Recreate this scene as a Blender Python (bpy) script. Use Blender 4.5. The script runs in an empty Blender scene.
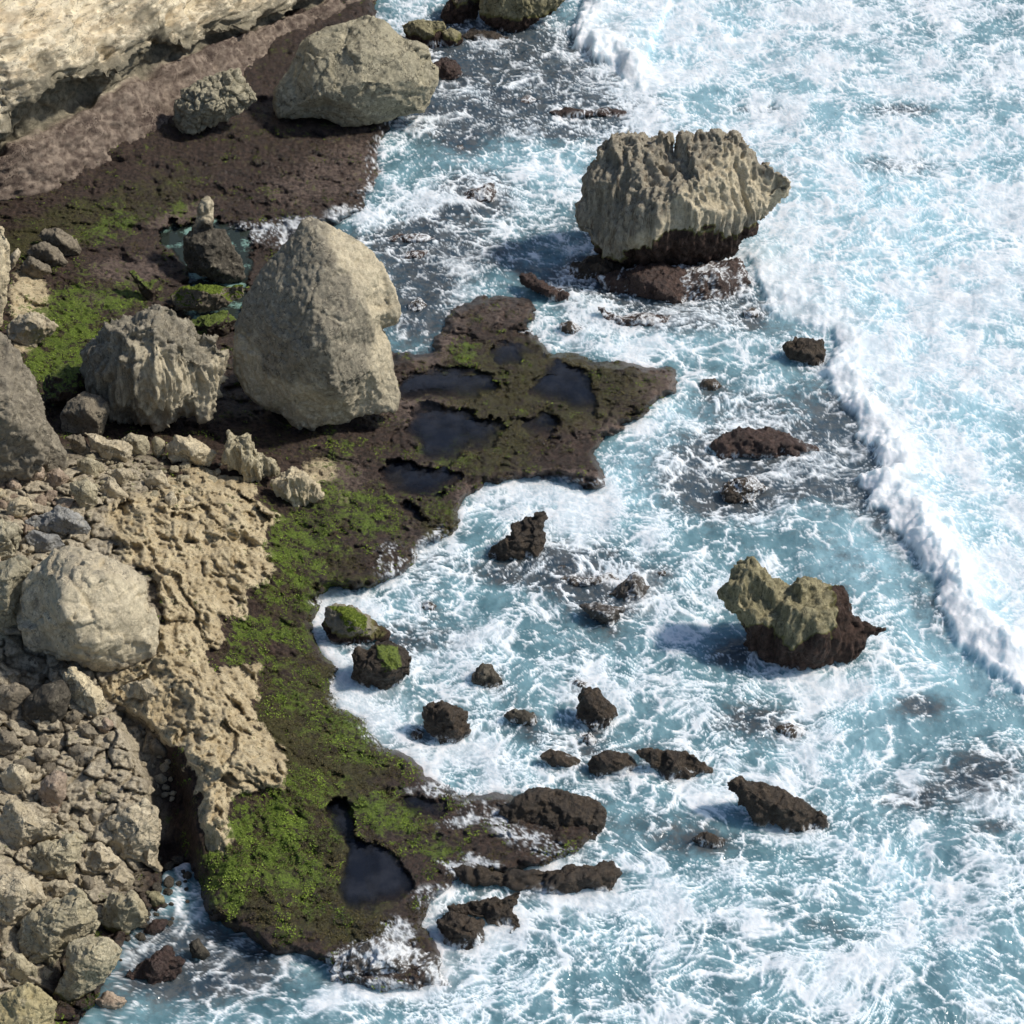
import bpy, math, random
import numpy as np
from mathutils import Vector
from mathutils.geometry import delaunay_2d_cdt

random.seed(7)
scene = bpy.context.scene
COL = scene.collection

# ------------------------------------------------------------------ camera, sky, sun, exposure
CAM_H = 60.0                      # the photographer stands on a cliff 60 m above the sea
DEP = math.radians(39.0)          # looking down by 39 degrees
TF = math.tan(math.radians(11.0))
cam = bpy.data.cameras.new('camera')
cam.sensor_width = 36.0
cam.lens = 18.0 / TF
cam.clip_end = 3000.0
camo = bpy.data.objects.new('camera', cam)
camo.location = (0, 0, CAM_H)
camo.rotation_euler = (math.pi / 2 - DEP, 0, 0)
COL.objects.link(camo)
scene.camera = camo

SUN_ELEV = math.radians(48.0)
SUN_AZ = math.radians(2.0)        # measured from +X towards +Y
sun_vec = Vector((math.cos(SUN_ELEV) * math.cos(SUN_AZ), math.cos(SUN_ELEV) * math.sin(SUN_AZ), math.sin(SUN_ELEV)))
world = bpy.data.worlds.new('World')
scene.world = world
world.use_nodes = True
wn = world.node_tree
sky = wn.nodes.new('ShaderNodeTexSky')
sky.sky_type = 'NISHITA'
sky.sun_disc = False
sky.sun_elevation = SUN_ELEV
sky.sun_rotation = math.pi / 2 - SUN_AZ
wn.links.new(sky.outputs[0], wn.nodes['Background'].inputs[0])
wn.nodes['Background'].inputs[1].default_value = 0.105
sun = bpy.data.lights.new('sun', 'SUN')
sun.energy = 3.9
sun.angle = math.radians(4.0)
sun.color = (1.0, 0.94, 0.85)
suno = bpy.data.objects.new('sun', sun)
suno.rotation_euler = sun_vec.to_track_quat('Z', 'Y').to_euler()
COL.objects.link(suno)
scene.view_settings.view_transform = 'Standard'
scene.view_settings.look = 'None'
scene.view_settings.gamma = 1.0
scene.view_settings.exposure = 0.0

# ------------------------------------------------------------------ photo geometry
CAM = np.array([0, 0, CAM_H])
FW = np.array([0, math.cos(DEP), -math.sin(DEP)])
UP = np.array([0, math.sin(DEP), math.cos(DEP)])
RT = np.array([1.0, 0, 0])
FPX = 512.0 / TF

def ray(px, py):
    px = np.asarray(px, float); py = np.asarray(py, float)
    a = (px - 512.0) / 512.0 * TF; b = (512.0 - py) / 512.0 * TF
    return FW + a[..., None] * RT + b[..., None] * UP

def at(px, py, z):
    """Where the line of sight towards a spot of the photograph meets the height z."""
    d = ray(px, py)
    t = (np.asarray(z, float) - CAM_H) / d[..., 2]
    return CAM + d * t[..., None]

# ------------------------------------------------------------------ noise (vectorised)
_rng = np.random.RandomState(3)
_perm = np.concatenate([_rng.permutation(256)] * 3)
_grad = _rng.normal(size=(256, 3)); _grad /= np.linalg.norm(_grad, axis=1)[:, None]
_jit = _rng.rand(256, 3)

def _h(i, j, k):
    return _perm[_perm[_perm[i & 255] + (j & 255)] + (k & 255)]

def perlin(p):
    i = np.floor(p).astype(int); f = p - i
    u = f * f * f * (f * (f * 6 - 15) + 10)
    r = 0
    for a in (0, 1):
        wa = u[:, 0] if a else 1 - u[:, 0]
        for b in (0, 1):
            wb = u[:, 1] if b else 1 - u[:, 1]
            for c in (0, 1):
                wc = u[:, 2] if c else 1 - u[:, 2]
                g = _grad[_h(i[:, 0] + a, i[:, 1] + b, i[:, 2] + c)]
                d = f - np.array([a, b, c])
                r = r + wa * wb * wc * (g * d).sum(1)
    return r * 1.5

def fbm(p, oct=4, gain=0.5, lac=2.03):
    s = 0; a = 1.0; p = np.array(p, float)
    for o in range(oct):
        s = s + a * perlin(p + o * 17.31); p = p * lac; a *= gain
    return s

def ridged(p, oct=4, gain=0.5, lac=2.1):
    s = 0; a = 1.0; n = 0; p = np.array(p, float)
    for o in range(oct):
        s = s + a * (1 - np.abs(perlin(p + o * 11.7)) * 2); n += a; p = p * lac; a *= gain
    return s / n

def worley(p, two=False):
    """F1 and F2 distances."""
    i = np.floor(p).astype(int)
    f1 = np.full(len(p), 9.0); f2 = f1.copy()
    ks = (0,) if two else (-1, 0, 1)
    for a in (-1, 0, 1):
        for b in (-1, 0, 1):
            for c in ks:
                q = i + np.array([a, b, c])
                d = q + _jit[_h(q[:, 0], q[:, 1], q[:, 2])] - p
                if two: d[:, 2] = 0
                d = np.sqrt((d * d).sum(1))
                f2 = np.minimum(f2, np.maximum(f1, d)); f1 = np.minimum(f1, d)
    return f1, f2

def chips(p):
    """Broken faces: every cell of a warped foam of cells is a plane with a tilt of its own."""
    i = np.floor(p).astype(int)
    best = np.full(len(p), 9.0); val = np.zeros(len(p))
    for a in (-1, 0, 1):
        for b in (-1, 0, 1):
            for c in (-1, 0, 1):
                q = i + np.array([a, b, c]); h = _h(q[:, 0], q[:, 1], q[:, 2])
                v = p - (q + _jit[h]); d = (v * v).sum(1); k = d < best
                val = np.where(k, (v * _grad[(h * 7 + 3) & 255]).sum(1) + 0.5 * (_jit[(h + 91) & 255, 0] - .5), val); best = np.where(k, d, best)
    return val

def sstep(a, b, x):
    t = np.clip((x - a) / (b - a), 0, 1)
    return t * t * (3 - 2 * t)

def seg_dist(x, y, pts, closed=True):
    """Distance to a polygon or polyline; for polygons negative inside; for polylines signed by side."""
    pts = np.asarray(pts, float)
    n = len(pts); best = np.full(x.shape, 1e18); ins = np.zeros(x.shape, bool); side = np.zeros(x.shape); par = np.zeros(x.shape)
    m = n if closed else n - 1
    for k in range(m):
        ax, ay = pts[k]; bx, by = pts[(k + 1) % n]
        ex, ey = bx - ax, by - ay
        L = ex * ex + ey * ey + 1e-12
        t = np.clip(((x - ax) * ex + (y - ay) * ey) / L, 0, 1)
        d = (x - ax - t * ex) ** 2 + (y - ay - t * ey) ** 2
        c = d < best
        best = np.where(c, d, best)
        if closed:
            cond = ((ay > y) != (by > y)) & (x < (bx - ax) * (y - ay) / (by - ay + 1e-12) + ax)
            ins ^= cond
        else:
            side = np.where(c, ex * (y - ay) - ey * (x - ax), side); par = np.where(c, (k + t) / m, par)
    d = np.sqrt(best)
    if closed: return np.where(ins, -d, d)
    return np.where(side > 0, d, -d), par

def blob(x, y, cx, cy, rx, ry, rot=0.0):
    c, s = math.cos(math.radians(rot)), math.sin(math.radians(rot))
    dx, dy = x - cx, y - cy
    return np.exp(-(((dx * c + dy * s) / rx) ** 2 + ((-dx * s + dy * c) / ry) ** 2))

# ------------------------------------------------------------------ node helper
class NT:
    def __init__(self, name):
        self.m = bpy.data.materials.new(name); self.m.use_nodes = True
        self.t = self.m.node_tree; self.n = self.t.nodes; self.l = self.t.links
        for x in list(self.n): self.n.remove(x)
        self.out = self.n.new('ShaderNodeOutputMaterial')
        self.b = self.n.new('ShaderNodeBsdfPrincipled')
        self.l.new(self.b.outputs[0], self.out.inputs[0])
    def put(self, sock, v):
        if v is None: return
        if isinstance(v, bpy.types.NodeSocket): self.l.new(v, sock)
        elif isinstance(v, tuple) and len(v) == 3 and sock.type == 'RGBA': sock.default_value = (*v, 1)
        else: sock.default_value = v
    def math(self, op, a, b=None, c=None, clamp=False):
        n = self.n.new('ShaderNodeMath'); n.operation = op; n.use_clamp = clamp
        for s, v in zip(n.inputs, (a, b, c)): self.put(s, v)
        return n.outputs[0]
    def vmath(self, op, a, b=None):
        n = self.n.new('ShaderNodeVectorMath'); n.operation = op
        self.put(n.inputs[0], a)
        if op == 'SCALE': self.put(n.inputs['Scale'], b)
        else: self.put(n.inputs[1], b)
        return n.outputs[0]
    def step(self, x, a, b):
        n = self.n.new('ShaderNodeMapRange'); n.interpolation_type = 'SMOOTHSTEP'
        self.put(n.inputs[0], x); self.put(n.inputs[1], a); self.put(n.inputs[2], b)
        return n.outputs[0]
    def lin(self, x, a, b, c=0.0, d=1.0):
        n = self.n.new('ShaderNodeMapRange')
        for s, v in zip(n.inputs, (x, a, b, c, d)): self.put(s, v)
        return n.outputs[0]
    def mix(self, f, a, b):
        n = self.n.new('ShaderNodeMix'); n.data_type = 'RGBA'
        self.put(n.inputs[0], f); self.put(n.inputs[6], a); self.put(n.inputs[7], b)
        return n.outputs[2]
    def attr(self, name):
        n = self.n.new('ShaderNodeAttribute'); n.attribute_name = name
        return n.outputs['Fac']
    def noise(self, v, scale, detail=4.0, rough=0.55, dist=0.0, col=False):
        n = self.n.new('ShaderNodeTexNoise')
        self.put(n.inputs['Vector'], v); self.put(n.inputs['Scale'], scale); n.inputs['Detail'].default_value = detail
        n.inputs['Roughness'].default_value = rough; n.inputs['Distortion'].default_value = dist
        return n.outputs['Color' if col else 'Fac']
    def vor(self, v, scale, feature='F1', col=False):
        n = self.n.new('ShaderNodeTexVoronoi'); n.feature = feature
        self.put(n.inputs['Vector'], v); self.put(n.inputs['Scale'], scale)
        return n.outputs['Color' if col else 'Distance']
    def pos(self):
        return self.n.new('ShaderNodeNewGeometry').outputs['Position']
    def objc(self):
        v = self.n.new('ShaderNodeTexCoord').outputs['Object']
        r = self.n.new('ShaderNodeObjectInfo').outputs['Random']
        c = self.n.new('ShaderNodeCombineXYZ')
        k = self.math('MULTIPLY', r, 57.0)
        for s in c.inputs: self.l.new(k, s)
        return self.vmath('ADD', v, c.outputs[0]), r
    def sep(self, v):
        n = self.n.new('ShaderNodeSeparateXYZ'); self.put(n.inputs[0], v); return n.outputs
    def bump(self, h, strength, dist, prev=None):
        n = self.n.new('ShaderNodeBump'); self.put(n.inputs['Height'], h)
        n.inputs['Strength'].default_value = strength; n.inputs['Distance'].default_value = dist
        if prev is not None: self.put(n.inputs['Normal'], prev)
        return n.outputs[0]
    def set(self, **k):
        nm = dict(color='Base Color', rough='Roughness', spec='Specular IOR Level', normal='Normal', ior='IOR')
        for a, v in k.items(): self.put(self.b.inputs[nm[a]], v)

def foam_field(N, p, dens):
    """Lace of sea foam: a warped net of cells whose holes close as the density grows. Returns (cover, field)."""
    w1 = N.vmath('SUBTRACT', N.noise(p, 0.55, 3.0, 0.6, col=True), (0.5, 0.5, 0.5))
    q = N.vmath('ADD', p, N.vmath('SCALE', w1, 1.5))
    w2 = N.vmath('SUBTRACT', N.noise(q, 2.2, 3.0, 0.6, col=True), (0.5, 0.5, 0.5))
    q2 = N.vmath('ADD', q, N.vmath('SCALE', w2, 0.55))
    w3 = N.vmath('SUBTRACT', N.noise(q2, 6.0, 2.0, 0.6, col=True), (0.5, 0.5, 0.5))
    q3 = N.vmath('ADD', q2, N.vmath('SCALE', w3, 0.16))
    e1 = N.vor(q3, 0.95, 'DISTANCE_TO_EDGE')
    e2 = N.vor(q3, 2.3, 'DISTANCE_TO_EDGE')
    e3 = N.vor(q3, 5.5, 'DISTANCE_TO_EDGE')
    n1 = N.noise(q2, 1.3, 6.0, 0.65)
    rid = N.math('SUBTRACT', 1.0, N.math('MULTIPLY', N.math('ABSOLUTE', N.math('SUBTRACT', N.noise(q2, 1.9, 5.0, 0.62), 0.5)), 6.0), clamp=True)
    a1 = N.math('POWER', N.math('SUBTRACT', 1.0, N.math('MULTIPLY', e1, 2.2), clamp=True), 2.0)
    a2 = N.math('POWER', N.math('SUBTRACT', 1.0, N.math('MULTIPLY', e2, 2.4), clamp=True), 2.0)
    a3 = N.math('POWER', N.math('SUBTRACT', 1.0, N.math('MULTIPLY', e3, 2.4), clamp=True), 1.6)
    f = N.math('MULTIPLY', a1, 0.30)
    f = N.math('MULTIPLY_ADD', a2, 0.27, f)
    f = N.math('MULTIPLY_ADD', a3, 0.14, f)
    f = N.math('MULTIPLY_ADD', rid, 0.22, f)
    f = N.math('ADD', f, N.math('MULTIPLY', N.math('SUBTRACT', n1, 0.5), 0.75))
    th = N.lin(dens, 0.0, 1.0, 0.88, -0.12)
    d = N.math('SUBTRACT', f, th)
    core = N.step(d, -0.03, 0.17)
    veil = N.math('MULTIPLY', N.step(d, -0.30, 0.10), 0.30)
    cov = N.math('MAXIMUM', core, veil)
    return cov, f, q3

# ------------------------------------------------------------------ object helpers
def tag(o, label, cat, group=None):
    o['label'] = label; o['category'] = cat
    if group: o['group'] = group

def new_mesh(name, co, faces, mat, smooth=True, attrs=None):
    me = bpy.data.meshes.new(name)
    faces = np.asarray(faces)
    nf, k = faces.shape
    me.vertices.add(len(co)); me.vertices.foreach_set('co', np.asarray(co, np.float32).ravel())
    me.loops.add(nf * k); me.loops.foreach_set('vertex_index', faces.astype(np.int32).ravel())
    me.polygons.add(nf); me.polygons.foreach_set('loop_start', np.arange(0, nf * k, k, dtype=np.int32))
    me.polygons.foreach_set('loop_total', np.full(nf, k, np.int32))
    me.polygons.foreach_set('use_smooth', np.full(nf, smooth, bool))
    me.update(calc_edges=True); me.validate()
    for kx, v in (attrs or {}).items():
        a = me.attributes.new(kx, 'FLOAT', 'POINT'); a.data.foreach_set('value', np.asarray(v, np.float32))
    me.materials.append(mat)
    o = bpy.data.objects.new(name, me); COL.objects.link(o)
    return o

def grid_faces(nr, nc):
    i = np.arange(nr * nc).reshape(nr, nc)
    return np.stack([i[:-1, :-1], i[1:, :-1], i[1:, 1:], i[:-1, 1:]], -1).reshape(-1, 4)

def vnormals(me):
    n = np.empty(len(me.vertices) * 3, np.float32); me.vertices.foreach_get('normal', n); return n.reshape(-1, 3).astype(float)
def worley2(p):
    """Plane version of worley: F1, F2 distances."""
    i = np.floor(p[:, :2]).astype(int); x = p[:, 0]; y = p[:, 1]
    f1 = np.full(len(p), 9.0); f2 = f1.copy()
    for a in (-1, 0, 1):
        for b in (-1, 0, 1):
            qx = i[:, 0] + a; qy = i[:, 1] + b
            j = _jit[_perm[_perm[qx & 255] + (qy & 255)]]
            d = np.hypot(qx + j[:, 0] - x, qy + j[:, 1] - y)
            f2 = np.minimum(f2, np.maximum(f1, d)); f1 = np.minimum(f1, d)
    return f1, f2

def cells2(p):
    """Packed stones in plan: gap distance to the neighbour and a random number per stone."""
    i = np.floor(p[:, :2]).astype(int); x = p[:, 0]; y = p[:, 1]
    f1 = np.full(len(p), 9.0); f2 = f1.copy(); rid = np.zeros(len(p)); tx = np.zeros(len(p))
    for a in (-1, 0, 1):
        for b in (-1, 0, 1):
            qx = i[:, 0] + a; qy = i[:, 1] + b
            j = _jit[_perm[_perm[qx & 255] + (qy & 255)]]
            dx = qx + j[:, 0] - x; dy = qy + j[:, 1] - y; d = np.hypot(dx, dy)
            f2 = np.minimum(f2, np.maximum(f1, d)); near = d < f1
            rid = np.where(near, j[:, 2], rid); tx = np.where(near, dx * (j[:, 0] - .5) + dy * (j[:, 1] - .5), tx); f1 = np.minimum(f1, d)
    return f2 - f1, rid, tx

def equal(f):
    s = np.sort(f[::37]); return np.interp(f, s, np.linspace(0, 1, len(s)))

def warp2(p, s, a, o, oct=2):
    return p + a * np.column_stack([fbm(p * s + o, oct), fbm(p * s + o + 41.3, oct), np.zeros(len(p))])

def foam_cover(W, dens):
    """Lace of foam on the water at the points W (metres): cover 0..1 and how strongly white strands stand out in it."""
    W = W * np.array([1, 1, 0])
    big = warp2(W, 0.10, 2.2, 7.7, 2)
    q = warp2(W, 0.28, 0.8, 3.1, 2)
    q = warp2(q, 0.9, 0.30, 11.0, 2)
    qf = warp2(q, 3.0, 0.07, 23.0, 2)
    a1, a2 = worley2(qf * 0.95); e1 = (a2 - a1)
    b1, b2 = worley2(qf * 2.2 + 31.7); e2 = (b2 - b1)
    c1, c2 = worley2(qf * 4.9 + 77.1); e3 = (c2 - c1)
    # streaks pulled out by the backwash: ridges of a strongly stretched, swirled noise
    sw = warp2(big, 0.45, 0.9, 19.0, 2)
    st = np.abs(fbm(sw * np.array([0.75, 2.5, 1]) + 90, 4, 0.62)); st2 = np.abs(fbm(warp2(sw, 1.2, 0.3, 5.0, 2) * np.array([2.0, 5.6, 1]) + 70, 3, 0.6))
    r = np.abs(fbm(qf * 1.6 + 90, 4, 0.6))
    v = fbm(big * 0.30 + 60, 2) + 0.7 * fbm(W * 0.75 + 20, 3)
    patch = sstep(-0.35, 0.35, fbm(big * 0.42 + 33, 3))           # where the net of cells is whole, and where it is torn
    l1 = np.exp(-e1 / 0.10); l2 = np.exp(-e2 / 0.13); l3 = np.exp(-e3 / 0.17)
    rr = np.exp(-r / 0.07); s1 = np.exp(-st / 0.09); s2 = np.exp(-st2 / 0.10)
    net = 0.75 * l1 + 0.62 * l2 * (0.6 + 0.5 * l1) + 0.22 * l3
    f = net * (0.25 + 0.62 * patch) + 0.42 * rr + (0.78 * s1 + 0.34 * s2) * (1.15 - 0.7 * patch) + 0.74 * v + 0.13 * fbm(qf * 4.5, 3)
    f = equal(f)
    d = f - (1 - dens)
    base = sstep(-0.40, 0.32, d) * 0.64
    core = sstep(-0.02, 0.18, d) * 0.17
    fil = np.clip((0.9 * l1 + 0.8 * l2 + 0.5 * l3) * (0.3 + 0.7 * patch) + 0.55 * rr + (0.75 * s1 + 0.6 * s2) * (1.1 - 0.6 * patch) - 0.32, 0, 1)
    cov = np.clip(base + core + fil * (0.54 * sstep(-0.52, 0.08, d)), 0, 1)
    return cov, fil
# ================================================================== SHARED OUTLINES (photo pixels)
LAND = [(-170,80),(60,60),(250,-10),(330,-60),(372,-20),(384,22),(425,42),(440,56),(430,90),(405,120),(385,150),(392,175),(372,196),(378,214),(352,226),(322,236),(310,262),(330,338),(395,348),(425,345),(440,322),(447,302),(478,291),(530,293),(546,310),(522,335),(552,350),(600,353),(640,360),(670,365),(684,378),(680,396),(655,412),
 (640,426),(610,442),(601,457),(612,476),(608,490),(580,493),(560,484),(520,484),(490,489),(472,503),(465,524),(447,547),(425,557),(416,572),(400,583),
 (375,592),(335,592),(321,598),(323,612),(318,630),(330,650),(346,668),(338,690),(347,703),(366,712),(380,735),(386,746),(412,750),(432,772),(462,786),(520,790),
 (562,790),(592,802),(606,815),(600,832),(590,850),(570,866),(520,874),(470,880),(440,905),(430,925),(446,955),(440,985),(420,996),(380,998),(342,990),(328,972),(300,962),
 (270,956),(240,937),(206,922),(196,905),(194,885),(186,872),(172,880),(164,905),(150,925),(135,940),(118,965),(104,1000),(85,1030),(70,1150),(-170,1150)]
WAVE = [(718,236),(737,246),(752,262),(760,285),(775,306),(800,322),(828,328),(838,345),(826,374),(836,392),(856,417),(880,452),(884,468),(866,482),(880,507),(897,532),
 (920,562),(934,590),(944,620),(962,642),(990,662),(1010,680),(1040,697),(1100,730),(1200,790),(1400,880),(1720,1010)]
WAVE2 = [(590,-60),(584,-10),(578,20),(575,44),(592,56),(611,66),(624,80),(640,88),(665,90)]

# foam cover read off the photograph, every 64 px from (0,0)
FG = """
.3 .3 .3 .3 .3 .3 .25 .3 .35 .62 .80 .82 .80 .82 .80 .74 .72
.3 .3 .3 .3 .3 .35 .4 .33 .35 .45 .90 .90 .86 .85 .82 .78 .80
.3 .3 .3 .3 .4 .45 .48 .42 .36 .45 .70 .78 .86 .80 .70 .74 .76
.3 .3 .3 .3 .5 .58 .55 .50 .62 .55 .50 .7 .86 .82 .76 .78 .80
.3 .3 .3 .3 .3 .45 .40 .36 .34 .34 .36 .5 .72 .84 .86 .84 .85
.3 .3 .3 .3 .3 .28 .32 .35 .5 .60 .46 .42 .44 .74 .88 .90 .88
.3 .3 .3 .3 .3 .3 .3 .4 .5 .55 .52 .44 .40 .44 .88 .90 .90
.3 .3 .3 .3 .3 .3 .4 .5 .6 .62 .56 .40 .33 .33 .86 .90 .90
.3 .3 .3 .3 .3 .5 .5 .55 .70 .70 .56 .46 .42 .36 .56 .90 .92
.3 .3 .3 .3 .5 .62 .5 .48 .48 .56 .60 .52 .42 .44 .42 .84 .92
.3 .3 .3 .3 .6 .75 .52 .43 .42 .42 .50 .48 .50 .54 .60 .62 .82
.3 .3 .3 .3 .6 .80 .68 .56 .56 .60 .60 .50 .48 .60 .50 .46 .5
.3 .3 .3 .3 .5 .6 .66 .66 .60 .50 .52 .54 .56 .62 .52 .38 .34
.3 .3 .3 .3 .4 .5 .6 .6 .45 .46 .50 .40 .52 .54 .54 .46 .40
.3 .3 .3 .3 .4 .5 .6 .72 .62 .60 .58 .50 .56 .58 .56 .46 .45
.2 .15 .15 .16 .3 .42 .60 .68 .66 .58 .56 .54 .56 .56 .56 .52 .5
.2 .15 .15 .34 .38 .42 .55 .52 .52 .56 .52 .52 .52 .52 .54 .55 .55
"""
FG = np.array([[float(v) for v in r.split()] for r in FG.strip().split('\n')])
def foam_grid(px, py):
    gx = np.clip(px / 64.0, 0, 15.999); gy = np.clip(py / 64.0, 0, 15.999)
    i = gx.astype(int); j = gy.astype(int)
    u = gx - i; v = gy - j
    u = u * u * (3 - 2 * u); v = v * v * (3 - 2 * v)
    return FG[j, i] * (1 - u) * (1 - v) + FG[j, i + 1] * u * (1 - v) + FG[j + 1, i] * (1 - u) * v + FG[j + 1, i + 1] * u * v
# local corrections: x, y, rx, ry, rotation, amount
FOAM_SPOTS = [(230,975,70,35,0,-.12),(425,300,35,35,0,-.15),(650,290,60,25,10,-.08),(480,270,40,14,0,-.08),(190,965,70,40,0,-.2),(270,955,40,20,20,-.1),(270,260,30,40,0,-.25),(350,612,40,16,20,.5),(360,690,28,26,0,.4),(400,720,28,30,40,.35),(560,170,60,22,-5,.22),(480,110,50,10,-25,.15),(420,205,35,14,-10,.25),
 (530,600,40,9,5,-.25),(565,635,55,14,5,-.35),(520,500,60,14,-5,.25),(585,520,40,25,0,.2),(640,440,35,40,-40,.15),(640,590,30,20,0,.3),(685,500,35,30,0,-.1),
 (560,455,60,6,0,.1),(690,840,55,22,5,-.2),(640,610,20,25,0,.3),(700,660,50,14,5,-.15),(920,705,30,18,0,-.2),(960,790,60,40,-15,-.12),(860,580,45,24,15,-.22),
 (890,530,40,18,35,-.2),(850,560,30,20,0,-.1),(560,925,45,35,0,.2),(500,860,30,12,0,.2),(430,965,40,30,0,.2),(790,690,60,16,0,.2),(870,640,40,20,20,.15),
 (330,985,25,14,-30,.25),(260,945,50,30,20,-.2),(180,1010,60,30,0,-.1),(305,1010,25,14,-30,.25),(215,1016,20,12,-40,.3),(710,275,40,30,0,.15),(640,345,70,10,5,.2),
 (720,230,16,16,0,.1),(575,345,35,10,15,.3),(598,325,14,10,0,.2),(470,300,20,12,0,-.1),(400,290,30,30,0,-.05),(800,300,25,15,0,.1),(760,105,30,8,5,-.3),(905,110,35,9,5,-.28),
 (900,165,45,14,5,-.22),(945,200,22,8,0,-.25),(700,93,40,8,5,-.28),(930,240,25,8,0,-.15),(830,250,25,10,0,-.15),(790,85,30,7,10,-.15),(730,30,40,9,10,-.16),(990,25,40,12,0,-.12),
 (950,355,35,7,25,-.2),(880,300,30,8,0,-.12),(940,420,28,8,0,-.2),(960,480,25,8,0,-.15),(990,540,30,9,0,-.1),(640,745,60,8,0,.1),(830,870,60,30,30,.12),(880,800,50,30,60,.1)]
SHOAL_SHADE = [(225,968,80,34,0,.4),(275,255,34,40,0,1.0),(320,240,40,14,0,.7),(560,70,60,38,0,.95),(490,60,70,26,-10,.7),(520,120,110,22,0,.75),(450,110,50,34,0,.65),(478,195,40,22,0,.8),(420,240,50,26,0,.6),(420,300,45,55,0,.75),(480,255,60,25,0,.45),
 (600,275,50,12,0,.9),(700,300,70,30,10,.6),(560,225,60,20,0,.2),(850,430,40,36,50,.75),(720,485,58,34,0,.85),(860,480,40,30,0,.65),(780,480,90,26,0,.6),(760,445,110,34,0,.5),(760,400,70,20,0,.35),
 (920,706,26,13,0,.8),(975,780,55,34,-10,.75),(905,800,30,14,0,.5),(750,720,46,22,0,.6),(600,590,60,34,0,.5),(560,555,50,12,0,.55),(520,575,60,12,5,.6),(655,825,40,20,0,.3),(690,845,50,18,0,.35),
 (735,655,26,14,0,.9),(430,640,50,20,0,.4),(420,560,30,30,0,.4),(600,108,60,16,0,.6),(900,110,40,8,0,.7),(900,165,50,12,0,.6),(760,108,26,5,0,.7),(240,960,45,22,20,.45),(180,960,60,40,0,.6),(850,560,50,14,30,.3),  # first spot paints the crouching sea rock's cast shadow on the water
 (900,540,45,14,40,.5),(940,610,30,16,50,.35),(540,735,40,14,0,.3),(830,930,40,12,10,.35),(1000,830,30,10,0,.5),(600,640,45,14,0,.15),(640,1000,50,12,0,.25)]
MILK = [(650,470,45,50,0,.6),(860,560,40,22,0,.6),(690,420,40,30,0,.5),(880,700,50,30,0,.5),(840,760,60,40,0,.4),(900,880,60,40,30,.6),(700,640,60,20,0,.35),(575,500,60,30,0,.5),(540,170,80,25,0,.6),
 (640,120,60,20,0,.6),(880,200,200,150,0,.9),(940,450,120,160,0,1.),(1000,640,80,60,0,.9),(690,30,120,60,0,.8),(650,340,60,16,0,.5),(980,960,60,30,0,.3),(255,975,60,30,0,-.05)]
RINGS = []      # outlines standing in the water, filled in by the rocks
def spots(px, py, L):
    s = np.zeros(px.shape)
    for a in L: s = s + a[5] * blob(px, py, *a[:5])
    return s

def water_look(N, cov, fil, shoal, milk):
    """Colour of foam-laced water: clear teal over depth, pale where air is churned in, dark over shoal rock and a painted cast shadow, white under foam."""
    p = N.pos()
    n = N.noise(p, 0.75, 3.0, 0.6)
    deep = N.mix(N.step(n, 0.35, 0.65), (0.072, 0.152, 0.180), (0.150, 0.270, 0.308))
    deep = N.mix(N.math('MULTIPLY', milk, 0.8), deep, (0.33, 0.53, 0.61))
    rn = N.noise(p, 2.6, 4.0, 0.7)
    rock = N.mix(N.step(rn, 0.38, 0.62), (0.026, 0.034, 0.052), (0.080, 0.074, 0.074))
    sh = N.step(N.math('MULTIPLY_ADD', N.math('SUBTRACT', rn, 0.5), 0.9, shoal), 0.02, 0.65)
    deep = N.mix(N.math('MULTIPLY', sh, 0.85), deep, rock)
    white = N.mix(fil, (0.57, 0.645, 0.70), (0.76, 0.79, 0.81))
    return N.mix(cov, deep, white)

def sea_material():
    N = NT('sea_water')
    cov = N.attr('cover'); fil = N.attr('strand')
    col = water_look(N, cov, fil, N.attr('shoal'), N.attr('milk'))
    N.set(color=col, rough=N.lin(cov, 0, 0.6, 0.12, 0.85), ior=1.33, spec=N.lin(cov, 0, 0.6, 0.5, 0.12))
    N.b.subsurface_method = 'BURLEY'
    N.b.inputs['Subsurface Weight'].default_value = 0.75; N.b.inputs['Subsurface Scale'].default_value = 0.55
    N.b.inputs['Subsurface Radius'].default_value = (0.7, 1.0, 1.1)
    b1 = N.bump(N.noise(N.pos(), 4.5, 2.0, 0.6), 0.5, 0.10)
    N.set(normal=b1)
    return N.m

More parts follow.
